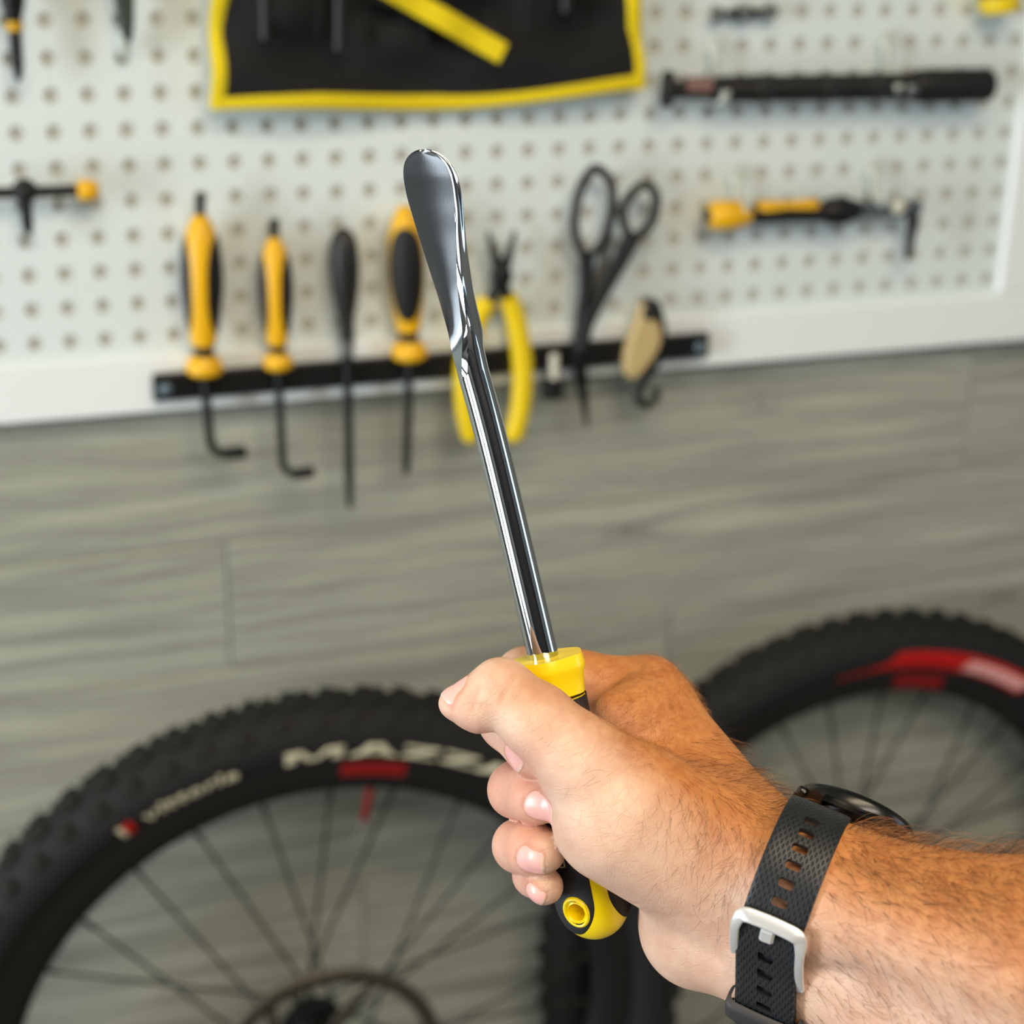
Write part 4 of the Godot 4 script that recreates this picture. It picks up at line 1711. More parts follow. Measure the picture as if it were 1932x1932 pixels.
func arm_hair(t: Node3D, pivot: Vector3) -> void:
	var dark := begin()
	var light := begin()
	var r := RandomNumberGenerator.new()
	r.seed = 77
	var dorsal := Vector3(0.50, 0.72, -0.48).normalized()
	var n_tri := skin_index.size() / 3
	var made := 0
	var tries := 0
	while made < 8500 and tries < 160000:
		tries += 1
		var k := r.randi_range(0, n_tri - 1) * 3
		var a := skin_points[skin_index[k]]
		var b := skin_points[skin_index[k + 1]]
		var c := skin_points[skin_index[k + 2]]
		var p := (a + b + c) / 3.0 + (b - a) * r.randf_range(-0.4, 0.4) + (c - a) * r.randf_range(-0.4, 0.4)
		var n := skin_normals[skin_index[k]]
		if n.z < -0.35:
			continue
		var s := (p - WRIST).dot(WRIST_AXIS)
		var side := n.dot(dorsal)
		var density := 0.0
		var len := 4.0
		var thick := 0.028
		var is_dark := true
		var flow := Vector3.ZERO
		if s > 10.0:
			if s > 130.0:
				continue
			density = smoothstep(-0.75, 0.35, side) * 0.36 + 0.09
			len = r.randf_range(7.0, 15.0)
			thick = 0.055
			is_dark = r.randf() < 0.5
			flow = Vector3(0.75, -0.50, 0.2).lerp(Vector3(0.28, -0.85, 0.3), smoothstep(-0.2, 0.5, side)) + Vector3(r.randf_range(-0.35, 0.35), r.randf_range(-0.3, 0.3), 0)
		elif s > -11.0:
			continue
		elif s > -52.0:
			var across := p.dot(Vector3(0.55, 0.80, -0.25)) - skin_edge(p.dot(WRIST_AXIS))
			density = smoothstep(-24.0, 14.0, across) * smoothstep(-62.0, -20.0, s) * 0.32
			len = r.randf_range(4.0, 12.0)
			thick = 0.043
			is_dark = r.randf() < 0.72
			flow = Vector3(-0.25, -0.85, 0.15).lerp(Vector3(0.75, -0.25, -0.1), smoothstep(0.0, 34.0, across)) + Vector3(r.randf_range(-0.35, 0.35), r.randf_range(-0.35, 0.35), 0)
		else:
			var across := p.dot(Vector3(0.55, 0.80, -0.25)) - skin_edge(p.dot(WRIST_AXIS))
			density = smoothstep(-6.0, 8.0, across) * 0.8 * smoothstep(-98.0, -66.0, s)
			len = r.randf_range(1.8, 4.6)
			thick = 0.029
			is_dark = r.randf() < 0.12
			flow = Vector3(-0.6, -0.55, 0.1) + Vector3(r.randf_range(-0.5, 0.5), r.randf_range(-0.5, 0.5), 0)
		if r.randf() > density:
			continue
		flow = (flow - n * flow.dot(n)).normalized()
		var curl := n.cross(flow) * r.randf_range(-0.8, 0.8)
		var rise := r.randf_range(0.10, 0.42)
		if side > 0.55 and n.z < 0.35:
			rise = r.randf_range(0.25, 0.8)
		var pts := []
		for i in 6:
			var g := i / 5.0
			pts.append((p - n * 0.2 + flow * len * g + n * len * rise * sin(g * 2.2) * 0.7 + curl * len * g * g * 0.7 - pivot) * 0.001)
		hair_tube(dark if is_dark else light, pts, thick * 0.001)
		made += 1
	for h in [[dark, mats.hair_dark, "dark_hair"], [light, mats.hair_light, "fair_hair"]]:
		var o := commit(h[2], h[0], h[1], t)
		o.set_meta("kind", "stuff")


func build_hand() -> void:
	mottle.seed = 12
	mottle.frequency = 0.05
	mottle.fractal_octaves = 3
	chain(12, 10)  # arm
	bone(Vector3(80.7, -116.3, 6), 20, Vector3(102.6, -125.1, 34), 21.5)
	bone(Vector3(102.6, -125.1, 34), 21.5, Vector3(166.6, -137.9, 66), 29)
	bone(Vector3(166.6, -137.9, 66), 29, Vector3(206.9, -144.8, 90), 34)
	bone(Vector3(65.6, -144, -2), 20.5, Vector3(90.3, -147.6, 14), 20)
	bone(Vector3(90.3, -147.6, 14), 20, Vector3(170.2, -170.2, 60), 31)
	bone(Vector3(170.2, -170.2, 60), 31, Vector3(209.4, -179.6, 84), 36)
	chain(12, 12)  # palm
	bone(Vector3(49.6, -65.1, -32), 11.5, Vector3(80.5, -107.4, -6), 14.5)
	bone(Vector3(51.8, -85.2, -40), 13, Vector3(81.3, -126.3, -12), 16)
	bone(Vector3(51.8, -104.8, -40), 13, Vector3(75.9, -136.1, -14), 17)
	bone(Vector3(54.4, -121.6, -36), 13, Vector3(67.7, -144, -8), 18.5)
	bone(Vector3(60.1, -95.3, -6), 15, Vector3(46.8, -75.9, -14), 10)
	bone(Vector3(52.4, -67.3, -24), 9, Vector3(37, -71.1, -8), 8.5)
	chain(14, 12)  # thenar
	bone(Vector3(34.7, -102.6, 20), 21.5, Vector3(65.7, -123.4, 10), 21)
	bone(Vector3(21.1, -81.1, 25), 12.5, Vector3(65.2, -107.3, 14), 18)
	chain(4, 7)  # thumb
	bone(Vector3(23.5, -81.3, 26), 13, Vector3(8.4, -69.3, 24), 12)
	bone(Vector3(8.4, -69.3, 24), 12, Vector3(-3.7, -60.1, 20), 10.6)
	bone(Vector3(-3.7, -60.1, 20), 10.6, Vector3(-11.7, -64.3, 19), 9)
	bone(Vector3(-11.7, -64.3, 19), 9, Vector3(-19.5, -64.1, 19), 5.2)
	chain(5, 4)  # index
	bone(Vector3(49.6, -64.7, -32), 11.5, Vector3(24, -61.6, -32), 10.3)
	bone(Vector3(24, -61.6, -32), 10.3, Vector3(4.6, -59.4, -26), 9.6)
	bone(Vector3(4.6, -59.4, -26), 9.6, Vector3(-1.7, -72.9, -2), 8.8)
	bone(Vector3(-1.7, -72.9, -2), 8.8, Vector3(7, -82.2, 14), 8)
	chain(4, 1.2)  # middle
	bone(Vector3(52.8, -85.2, -40), 11, Vector3(30.3, -85.4, -42), 10.5)
	bone(Vector3(30.3, -85.4, -42), 10.5, Vector3(10, -93, -30), 10)
	bone(Vector3(10, -93, -30), 10, Vector3(1.5, -96.7, -3), 9.2)
	bone(Vector3(1.5, -96.7, -3), 9.2, Vector3(8, -96.5, 9), 9)
	bone(Vector3(8, -96.5, 9), 9, Vector3(14.9, -96.7, 18), 7.5)
	chain(4, 1.2)  # ring
	bone(Vector3(53.8, -104.8, -40), 11, Vector3(30.3, -109, -42), 10)
	bone(Vector3(30.3, -109, -42), 10, Vector3(13.3, -116.2, -28), 9.5)
	bone(Vector3(13.3, -116.2, -28), 9.5, Vector3(2.6, -116.6, -5), 8.7)
	bone(Vector3(2.6, -116.6, -5), 8.7, Vector3(7.1, -115.5, 6), 8.6)
	bone(Vector3(7.1, -115.5, 6), 8.6, Vector3(10.8, -115, 13), 7.4)
	chain(4, 1.2)  # pinky
	bone(Vector3(53.4, -121.6, -36), 10, Vector3(30.1, -127.9, -38), 9)
	bone(Vector3(30.1, -127.9, -38), 9, Vector3(15.3, -130.2, -26), 8)
	bone(Vector3(15.3, -130.2, -26), 8, Vector3(7.8, -127.6, -8), 6.8)
	bone(Vector3(7.8, -127.6, -8), 6.8, Vector3(11.2, -127.8, 8), 6.4)
	fold(Vector3(33.5, -69.1, 4), Vector3(41.7, -74, 4), 1.6, 0.9)
	fold(Vector3(41.3, -129.6, 22), Vector3(51.5, -117.3, 30), 1.5, 0.7)
	fold(Vector3(46.7, -134.1, 12), Vector3(58.3, -117.7, 28), 1.5, 0.7)
	fold(Vector3(32.4, -122.8, 24), Vector3(42.7, -108.7, 38), 1.2, 0.5)
	fold(Vector3(36.8, -125.6, 24), Vector3(47.2, -110.5, 36), 1.2, 0.5)
	fold(Vector3(-10.7, -58, 28), Vector3(-13.3, -65.2, 29), 1.6, 0.35)
	fold(Vector3(1.6, -51.7, 28), Vector3(-4.5, -63, 33), 1.2, 0.35)
	fold(Vector3(5, -53.8, 30), Vector3(-1, -64.5, 35), 1.2, 0.3)
	fold(Vector3(96, -142.8, 42), Vector3(119.3, -150.2, 80), 4, 1.5)
	fold(Vector3(57.6, -139.8, 18), Vector3(74.7, -151.8, 26), 4, 0.8)
	var pivot := WRIST
	var t := hand_thing("person", "bare right forearm and hand with dark arm hair, gripping the yellow and black handle upright", "person", pivot)
	to_spot = to_skin(Vector3(55.95, -81.78, 60), Vector3(0, 0, -1), 80.0)
	find_nail(Vector3(-18.08, -58.84, 20), Vector3(-0.80, 0.60, 0.10), Vector3(-0.75, -0.62, 0.0), 11.5, 11.5)
	find_nail(Vector3(1.25, -80.85, 16), Vector3(-0.45, -0.35, 0.82), Vector3(0.62, -0.70, 0.35), 11.0, 9.5)
	find_nail(Vector3(10.75, -98.69, 14), Vector3(-0.22, -0.08, 0.97), Vector3(0.97, -0.12, 0.2), 13.0, 11.4)
	find_nail(Vector3(7.76, -117.07, 10), Vector3(-0.30, -0.12, 0.95), Vector3(0.95, -0.16, 0.3), 11.2, 10.6)
	find_nail(Vector3(8.9, -129.15, 6), Vector3(-0.30, -0.20, 0.92), Vector3(0.80, -0.52, 0.3), 8.6, 8.0)
	place("arm", surface_nets(pivot), mats.skin, t)
	for spec in nails:
		nail(t, pivot, spec)
	arm_hair(t, pivot)
	print("skin ", skin_points.size(), " points")


# ------------------------------------------------------------------ the lever in the hand
func build_lever() -> void:
	var pivot := Vector3(31.63, -148.67, -8)
	var t := hand_thing("tire_lever", "chromed steel tire lever with spoon blade and yellow black handle, held upright in the hand", "tire lever", pivot)
	# blade and shaft
	var base := Vector3(10.83, -49.92, 0)
	var mid := Vector3(-5.06, 16.97, 9.5)
	var neck := Vector3(-13, 46.97, 13.5)
	var st := begin()
	var line := smooth_line([(base - (mid - base) * 0.06 - pivot) * 0.001, (mid - pivot) * 0.001, (neck - pivot) * 0.001], 14)
	# each station: left edge, right edge of the flat face, right outline, thickness behind
	var stations := [
		[Vector3(-21.38, 59.86, 17), Vector3(-16.69, 60.2, 18.8), Vector3(-9.93, 61.55, 14.6), 9.4],
		[Vector3(-23.31, 66.91, 17.7), Vector3(-17.4, 67.28, 19), Vector3(-11.62, 68.48, 15), 9.0],
		[Vector3(-25.26, 73.66, 17.8), Vector3(-18.1, 73.8, 19.4), Vector3(-13.03, 74.78, 16), 8.4],
		[Vector3(-27.58, 80.77, 17.8), Vector3(-18.44, 80.84, 19.8), Vector3(-14.08, 81.6, 17), 7.6],
		[Vector3(-29.71, 87.52, 17.9), Vector3(-18.68, 87.48, 20.4), Vector3(-15.02, 88.18, 18.2), 6.8],
		[Vector3(-31.65, 93.53, 18.1), Vector3(-18.84, 93.23, 21), Vector3(-15.62, 93.88, 19.2), 6.0],
		[Vector3(-33.41, 99.52, 18.4), Vector3(-19, 99.13, 21.6), Vector3(-16.12, 99.56, 20.2), 5.2],
		[Vector3(-34.99, 104.8, 18.7), Vector3(-19.33, 104.15, 22.2), Vector3(-16.63, 104.55, 21), 4.6],
		[Vector3(-35.95, 109.36, 19), Vector3(-19.93, 108.66, 22.6), Vector3(-17.32, 108.85, 21.6), 4.0],
		[Vector3(-36.37, 112.85, 19.3), Vector3(-20.81, 112.15, 22.8), Vector3(-18.36, 112.31, 22), 3.6],
		[Vector3(-36.16, 115.92, 19.9), Vector3(-22.21, 115.28, 23), Vector3(-19.94, 115.42, 22.3), 3.2],
		[Vector3(-35.23, 118.1, 20.5), Vector3(-23.97, 117.39, 23), Vector3(-21.7, 117.67, 22.5), 2.8],
		[Vector3(-33.78, 119.54, 21.2), Vector3(-26.09, 118.82, 22.9), Vector3(-23.99, 119.42, 22.6), 2.4],
		[Vector3(-32.15, 120.38, 21.8), Vector3(-28.22, 119.75, 22.7), Vector3(-26.29, 120.41, 22.5), 1.8],
		[Vector3(-30.73, 120.8, 21.9), Vector3(-29.3, 120.47, 22.2), Vector3(-28.24, 120.92, 22.2), 1.0]]
	var faces := []
	var bevels := []
	var backs := []
	# the round shaft first: full circles, on which the ground face has not begun
	var shaft_r := 0.0054
	var sections := []
	for i in line.size():
		sections.append([line[i], shaft_r, 140.0, 140.0])
	var round_rows := sections.size()
	# then three sections on which the face opens: centre, radius, and where its chord starts and ends
	for q in [[Vector3(-13.51, 49, 13.8), 0.0054, 149.0, 131.0], [Vector3(-14.18, 51.75, 14.1), 0.00545, 158.0, 122.0], [Vector3(-14.93, 54.95, 14.4), 0.0055, 170.0, 111.0]]:
		sections.append([(q[0] - pivot) * 0.001, q[1], q[2], q[3]])
	for i in sections.size():
		var q: Array = sections[i]
		var d: Vector3 = (sections[mini(i + 1, sections.size() - 1)][0] - sections[maxi(i - 1, 0)][0]).normalized()
		var across := d.cross(Vector3(0, 0, 1)).normalized()
		var ahead := across.cross(d)
		var on := func(deg: float) -> Vector3: return q[0] + (across * cos(deg_to_rad(deg)) + ahead * sin(deg_to_rad(deg))) * q[1]
		var b0: float = q[3] - 24.0
		bevels.append(PackedVector3Array([on.call(q[3]), on.call(q[3] - 12.0), on.call(b0)]))
		var knots := [b0, b0 * 0.56, 0.0, -45.0, -90.0, lerpf(-90.0, q[2] - 360.0, 0.6), q[2] - 360.0]
		var back := PackedVector3Array()
		for k in 37:
			var j := mini(k / 6, 5)
			back.append(on.call(lerpf(knots[j], knots[j + 1], (k - 6 * j) / 6.0)))
		backs.append(back)
		if i >= round_rows - 1:
			var face := PackedVector3Array()
			for k in 9:
				face.append((on.call(q[2]) as Vector3).lerp(on.call(q[3]), k / 8.0))
			faces.append(face)
	for s in stations:
		var l: Vector3 = (s[0] - pivot) * 0.001
		var f: Vector3 = (s[1] - pivot) * 0.001
		var o: Vector3 = (s[2] - pivot) * 0.001
		var thick: float = s[3] * 0.001
		var face := PackedVector3Array()
		for k in 9:
			var g := k / 8.0
			# ground face, dished a little along its width
			face.append(l.lerp(f, g) - Vector3(0, 0, 0.0004) * sin(g * PI))
		faces.append(face)
		var bulge: float = [3.0, 2.5, 2.0, 1.6, 1.2, 0.9, 0.7, 0.5, 0.4, 0.3, 0.25, 0.2, 0.15, 0.1, 0.05][stations.find(s)] * 0.001
		var g1 := minf(0.45, lerpf(0.0019, 0.0027, clampf(stations.find(s) / 9.0, 0.0, 1.0)) / maxf(f.distance_to(o), 1e-5))
		var b1 := f.lerp(o, g1) + Vector3(0, 0, bulge * 4.0 * g1 * (1.0 - g1) + 0.0005 * smoothstep(-1.0, 2.0, stations.find(s)))
		var swell := f.lerp(o, 0.6) + Vector3(0, 0, bulge * 0.96)
		bevels.append(PackedVector3Array([f, f.lerp(b1, 0.5) + Vector3(0, 0, 0.0001), b1]))
		var back_mid := l.lerp(o, 0.55)
		back_mid.z = minf(l.z, o.z) - thick * 0.62
		var right_low := o.lerp(back_mid, 0.38)
		right_low.z = lerpf(o.z, back_mid.z, 0.62)
		right_low.x = lerpf(right_low.x, o.x, 0.35)
		var left_low := l.lerp(back_mid, 0.30)
		left_low.z = lerpf(l.z, back_mid.z, 0.55)
		backs.append(PackedVector3Array(smooth_line([b1, swell, o, right_low, back_mid, left_low, l], 6)))
	st = begin()
	st.set_smooth_group(3)
	sheet(st, bevels.slice(0, round_rows))
	sheet(st, backs.slice(0, round_rows))
	backs = finer(backs.slice(round_rows - 1))
	bevels = finer(bevels.slice(round_rows - 1))
	faces = finer(faces)
	sheet(st, backs)
	st.set_smooth_group(0)
	sheet(st, bevels)
	var tip: PackedVector3Array = backs[-1].duplicate()
	tip.append_array(faces[-1])
	fan(st, tip, 6)
	commit("shaft_and_spoon", st, mats.chrome, t)
	st = begin()
	sheet(st, faces)
	commit("ground_face", st, mats.ground_steel, t)
	# handle: axis from its flat end cap up to the collar
	var top := (Vector3(11.75, -50.84, 0) - pivot) * 0.001
	var low := (Vector3(31.07, -149.23, -8) - pivot) * 0.001
	var axis := (top - low).normalized()
	var front := (Vector3(0, 0, 1) - axis * axis.z).normalized()
	var right := axis.cross(front)
	# angles run from the viewer's side (0) towards the right
	var f := Transform3D(Basis(front, axis, right), low)
	var len := low.distance_to(top)
	var radius := func(s: float) -> float:
		var swell := 0.0131 - 0.0020 * smoothstep(0.022, 0.088, s)
		return swell * sqrt(clampf(1.0 - pow(maxf(0.0, 1.0 - s / 0.0165), 2.3), 0.0, 1.0))
	var eye_s := 0.0112 + 0.0028
	var eye_a := deg_to_rad(-31.0)
	st = begin()
	var ns := 150
	var na := 160
	var rows := []
	for i in ns + 1:
		var s: float = 0.0868 * pow(float(i) / ns, 1.35)
		var row := PackedVector3Array()
		for j in na:
			var a := TAU * j / na
			var r: float = radius.call(s)
			row.append(f * Vector3(cos(a) * r, s, sin(a) * r))
		rows.append(row)
	var eye: Vector3 = f * Vector3(cos(eye_a) * 0.0123, eye_s, sin(eye_a) * 0.0123)
	var eye_n: Vector3 = (f.basis * Vector3(cos(eye_a), -0.16, sin(eye_a))).normalized()
	holed(st, rows, eye, 0.0032, true)
	commit("handle_core", st, mats.yellow_plastic, t)
	# three soft grip panels with rounded lower ends
	for k in 3:
		st = begin()
		rows = []
		var mid_a := deg_to_rad([-50.0, 74.0, 198.0][k])
		var s0: float = [0.0045, 0.0068, 0.0068][k]
		var n := 110
		for i in n + 1:
			var g := float(i) / n
			var s := s0 + (0.0866 - s0) * g * g
			var ends := sqrt(clampf(1.0 - pow(maxf(0.0, 1.0 - (s - s0) / 0.0125), 2.0), 0.0, 1.0))
			var half := deg_to_rad(50.0) * ends
			var row := PackedVector3Array()
			for j in 61:
				var u := j / 60.0 * 2.0 - 1.0
				var a := mid_a + u * half
				var r: float = radius.call(s) + 0.00045 * (1.0 - pow(absf(u), 14.0)) * minf(1.0, ends * 2.5)
				row.append(f * Vector3(cos(a) * r, s, sin(a) * r))
			rows.append(row)
		if k == 0:
			holed(st, rows, eye, 0.0042, false)
		else:
			sheet(st, rows)
		commit("grip_panel", st, mats.grip_rubber if k == 0 else mats.grip_rubber_dark, t)
	# yellow eyelet with its bore
	var e1: Vector3 = (axis - eye_n * axis.dot(eye_n)).normalized()
	var e2 := eye_n.cross(e1)
	var eye_t := Transform3D(Basis(e2, eye_n, e1), eye)
	st = begin()
	lathe(st, eye_t, [Vector2(-0.0012, 0.0052), Vector2(0.0006, 0.0050), Vector2(0.0010, 0.0047), Vector2(0.00115, 0.0043), Vector2(0.0009, 0.0038), Vector2(0.0002, 0.0034), Vector2(-0.003, 0.0031), Vector2(-0.009, 0.0028), Vector2(-0.0095, 0.0)], 40, 0.0, TAU, 0, 0.0, 1.18)
	commit("hanging_eye", st, mats.yellow_plastic, t)
	# framed badge on the panel, half under the ring finger
	var badge := func(a: float, s: float) -> Vector3:
		var r: float = radius.call(s) + 0.0007
		return f * Vector3(cos(deg_to_rad(a)) * r, s, sin(deg_to_rad(a)) * r)
	st = begin()
	var frame := []
	for q in [[-75.0, 0.0305], [-62.0, 0.0305], [-50.0, 0.0305], [-38.0, 0.0305], [-33.0, 0.0305], [-33.0, 0.036], [-33.0, 0.044], [-33.0, 0.052], [-50.0, 0.052], [-75.0, 0.052]]:
		frame.append(badge.call(q[0], q[1]))
	tube(st, frame, [0.00035], 6)
	commit("badge_frame", st, mats.pale_print, t)
	st = begin()
	rows = []
	for i in 6:
		var row := PackedVector3Array()
		for j in 8:
			row.append(badge.call(lerpf(-75.0, -33.0, j / 7.0), lerpf(0.0305, 0.052, i / 5.0)))
		rows.append(row)
	sheet(st, rows)
	commit("badge", st, mats.case_black, t)
	# flared yellow collar round the foot of the shaft
	st = begin()
	var l0 := len - 0.0128
	lathe(st, f, [Vector2(l0, 0.0), Vector2(l0, 0.0119), Vector2(l0 + 0.0025, 0.0122), Vector2(l0 + 0.0070, 0.0130), Vector2(l0 + 0.0088, 0.0138), Vector2(l0 + 0.0104, 0.0140), Vector2(l0 + 0.0136, 0.0134), Vector2(l0 + 0.0136, 0.0118), Vector2(l0 + 0.0132, 0.0092), Vector2(l0 + 0.0136, 0.0062), Vector2(l0 + 0.0136, 0.0)], 72, deg_to_rad(20.0), TAU + deg_to_rad(20.0), 6, 0.07)
	commit("collar", st, mats.yellow_plastic, t)


# rows drawn through the given ones, three steps to each
func finer(rows: Array) -> Array:
	var out := []
	for i in rows.size() - 1:
		for k in 3:
			var row := PackedVector3Array()
			for j in rows[i].size():
				row.append((rows[i][j] as Vector3).cubic_interpolate(rows[i + 1][j], rows[maxi(i - 1, 0)][j], rows[mini(i + 2, rows.size() - 1)][j], k / 3.0))
			out.append(row)
	out.append(rows[-1])
	return out


# a sheet with a round hole cut round a point; the rim's vertices are drawn onto the circle
func holed(st: SurfaceTool, rows: Array, c: Vector3, r: float, close_row: bool) -> void:
	for i in rows.size():
		for j in rows[i].size():
			var d: Vector3 = rows[i][j] - c
			if absf(d.length() - r) < 0.00035:
				rows[i][j] = c + d.normalized() * r
	for i in rows.size() - 1:
		var k: int = rows[i].size()
		for j in (k if close_row else k - 1):
			var j2 := (j + 1) % k
			var m: Vector3 = (rows[i][j] + rows[i + 1][j] + rows[i + 1][j2] + rows[i][j2]) / 4.0
			if m.distance_to(c) < r * 0.985:
				continue
			quad(st, rows[i][j], rows[i + 1][j], rows[i + 1][j2], rows[i][j2])


# ------------------------------------------------------------------ the watch
var wrist_r := PackedFloat32Array()
var wrist_len := PackedFloat32Array()
var wrist_front := Vector3.ZERO
var wrist_up := Vector3.ZERO
const BUCKLE := 3.0  # degrees round the wrist from the viewer's side, upwards positive


func wrist_dir(deg: float) -> Vector3:
	return wrist_front * cos(deg_to_rad(deg)) + wrist_up * sin(deg_to_rad(deg))


func measure_wrist() -> void:
	wrist_front = (Vector3(0, 0, 1) - WRIST_AXIS * WRIST_AXIS.z).normalized()
	wrist_up = wrist_front.cross(WRIST_AXIS).normalized()
	if wrist_up.y < 0.0:
		wrist_up = -wrist_up
	var raw := PackedFloat32Array()
	for k in 180:
		var most := 0.0
		for s in [-10.0, -4.0, 4.0, 10.0]:
			var p: Vector3 = WRIST + WRIST_AXIS * s
			var q := to_skin(p + wrist_dir(k * 2.0) * 75.0, -wrist_dir(k * 2.0), 80.0)
			most = maxf(most, (q - p).length())
		raw.append(most)
	for k in 180:
		var sum := 0.0
		for j in range(-6, 7):
			sum += raw[posmod(k + j, 180)]
		wrist_r.append(sum / 13.0)
	wrist_len.append(0.0)
	for k in 360:
		var a := radius_at(k - 180.0)
		wrist_len.append(wrist_len[-1] + a * deg_to_rad(1.0))


func radius_at(deg: float) -> float:
	var g := fposmod(deg, 360.0) / 2.0
	var i := int(g) % 180
	return lerpf(wrist_r[i], wrist_r[(i + 1) % 180], g - int(g))


# the angle that lies a given way (mm along the strap, upwards positive) from the buckle
func angle_of(way: float) -> float:
	var i0 := BUCKLE + 180.0
	var target := lerpf(wrist_len[int(i0)], wrist_len[int(i0) + 1], i0 - int(i0)) + way
	for k in 360:
		if wrist_len[k + 1] >= target:
			return k - 180.0 + (target - wrist_len[k]) / (wrist_len[k + 1] - wrist_len[k])
	return 179.0


func on_strap(across: float, way: float, lift: float, pivot: Vector3) -> Vector3:
	var deg := angle_of(way)
	return (WRIST + WRIST_AXIS * (across + skew(way)) + wrist_dir(deg) * (radius_at(deg) + lift) - pivot) * 0.001


# the tail hangs a little aslant below the buckle
func skew(way: float) -> float:
	return 6.5 * smoothstep(2.0, -36.0, way)


func slot_gap(across: float, way: float, slots: Array) -> float:
	var best := 1e3
	for s in slots:
		var q := Vector2(absf(across), absf(way - s)) - Vector2(2.6 - 0.9, 1.35 - 0.9)
		best = minf(best, Vector2(maxf(q.x, 0), maxf(q.y, 0)).length() + minf(maxf(q.x, q.y), 0.0) - 0.9)
	return best


func band(st: SurfaceTool, walls: SurfaceTool, from: float, to: float, half: Callable, lift: Callable, slots: Array, pivot: Vector3) -> void:
	var grain := Vector2(1.0 / 1.9, 1.0 / 3.0)
	var n := int(absf(to - from) / 0.42)
	var m := 52
	var pts := []
	var flat := []
	var under := []
	for i in n + 1:
		var way := lerpf(from, to, float(i) / n)
		var h: float = half.call(way)
		var l: float = lift.call(way)
		var row := []
		var frow := []
		var urow := []
		var deg := angle_of(way)
		var dir := wrist_dir(deg)
		for j in m + 1:
			var u := float(j) / m * 2.0 - 1.0
			var a := u * h
			var w := way
			var g := slot_gap(a, w, slots)
			if absf(g) < 0.30:
				var e := 0.02
				var gr := Vector2(slot_gap(a + e, w, slots) - slot_gap(a - e, w, slots), slot_gap(a, w + e, slots) - slot_gap(a, w - e, slots)).normalized()
				a -= gr.x * g
				w -= gr.y * g
			var round_edge := 0.5 * pow(absf(u), 10.0)
			var d2 := deg + (w - way) / maxf(radius_at(deg), 1.0) * 57.29578
			var dd := wrist_dir(d2)
			var rr := radius_at(d2)
			row.append((WRIST + WRIST_AXIS * (a + skew(w)) + dd * (rr + l - round_edge) - pivot) * 0.001)
			urow.append((WRIST + WRIST_AXIS * (a + skew(w)) + dd * (rr + l - 2.3) - pivot) * 0.001)
			frow.append(Vector2(a, w))
		pts.append(row)
		flat.append(frow)
		under.append(urow)
	var keep := func(i: int, j: int) -> bool:
		if i < 0 or j < 0 or i >= n or j >= m:
			return true
		var c: Vector2 = (flat[i][j] + flat[i + 1][j] + flat[i + 1][j + 1] + flat[i][j + 1]) / 4.0
		return slot_gap(c.x, c.y, slots) > 0.0
	for i in n:
		for j in m:
			if not keep.call(i, j):
				continue
			quad_uv(st, pts[i][j], pts[i + 1][j], pts[i + 1][j + 1], pts[i][j + 1], flat[i][j] * grain, flat[i + 1][j] * grain, flat[i + 1][j + 1] * grain, flat[i][j + 1] * grain)
			for e in [[-1, 0, 0, 0, 0, 1], [1, 0, 1, 0, 1, 1], [0, -1, 0, 0, 1, 0], [0, 1, 0, 1, 1, 1]]:
				var open: bool = not keep.call(i + e[0], j + e[1])
				var rim: bool = (j + e[1] < 0) or (j + e[1] >= m) or (i + e[0] < 0) or (i + e[0] >= n)
				if open or rim:
					var a: Vector3 = pts[i + e[2]][j + e[3]]
					var b: Vector3 = pts[i + e[4]][j + e[5]]
					quad(walls, a, under[i + e[2]][j + e[3]], under[i + e[4]][j + e[5]], b)


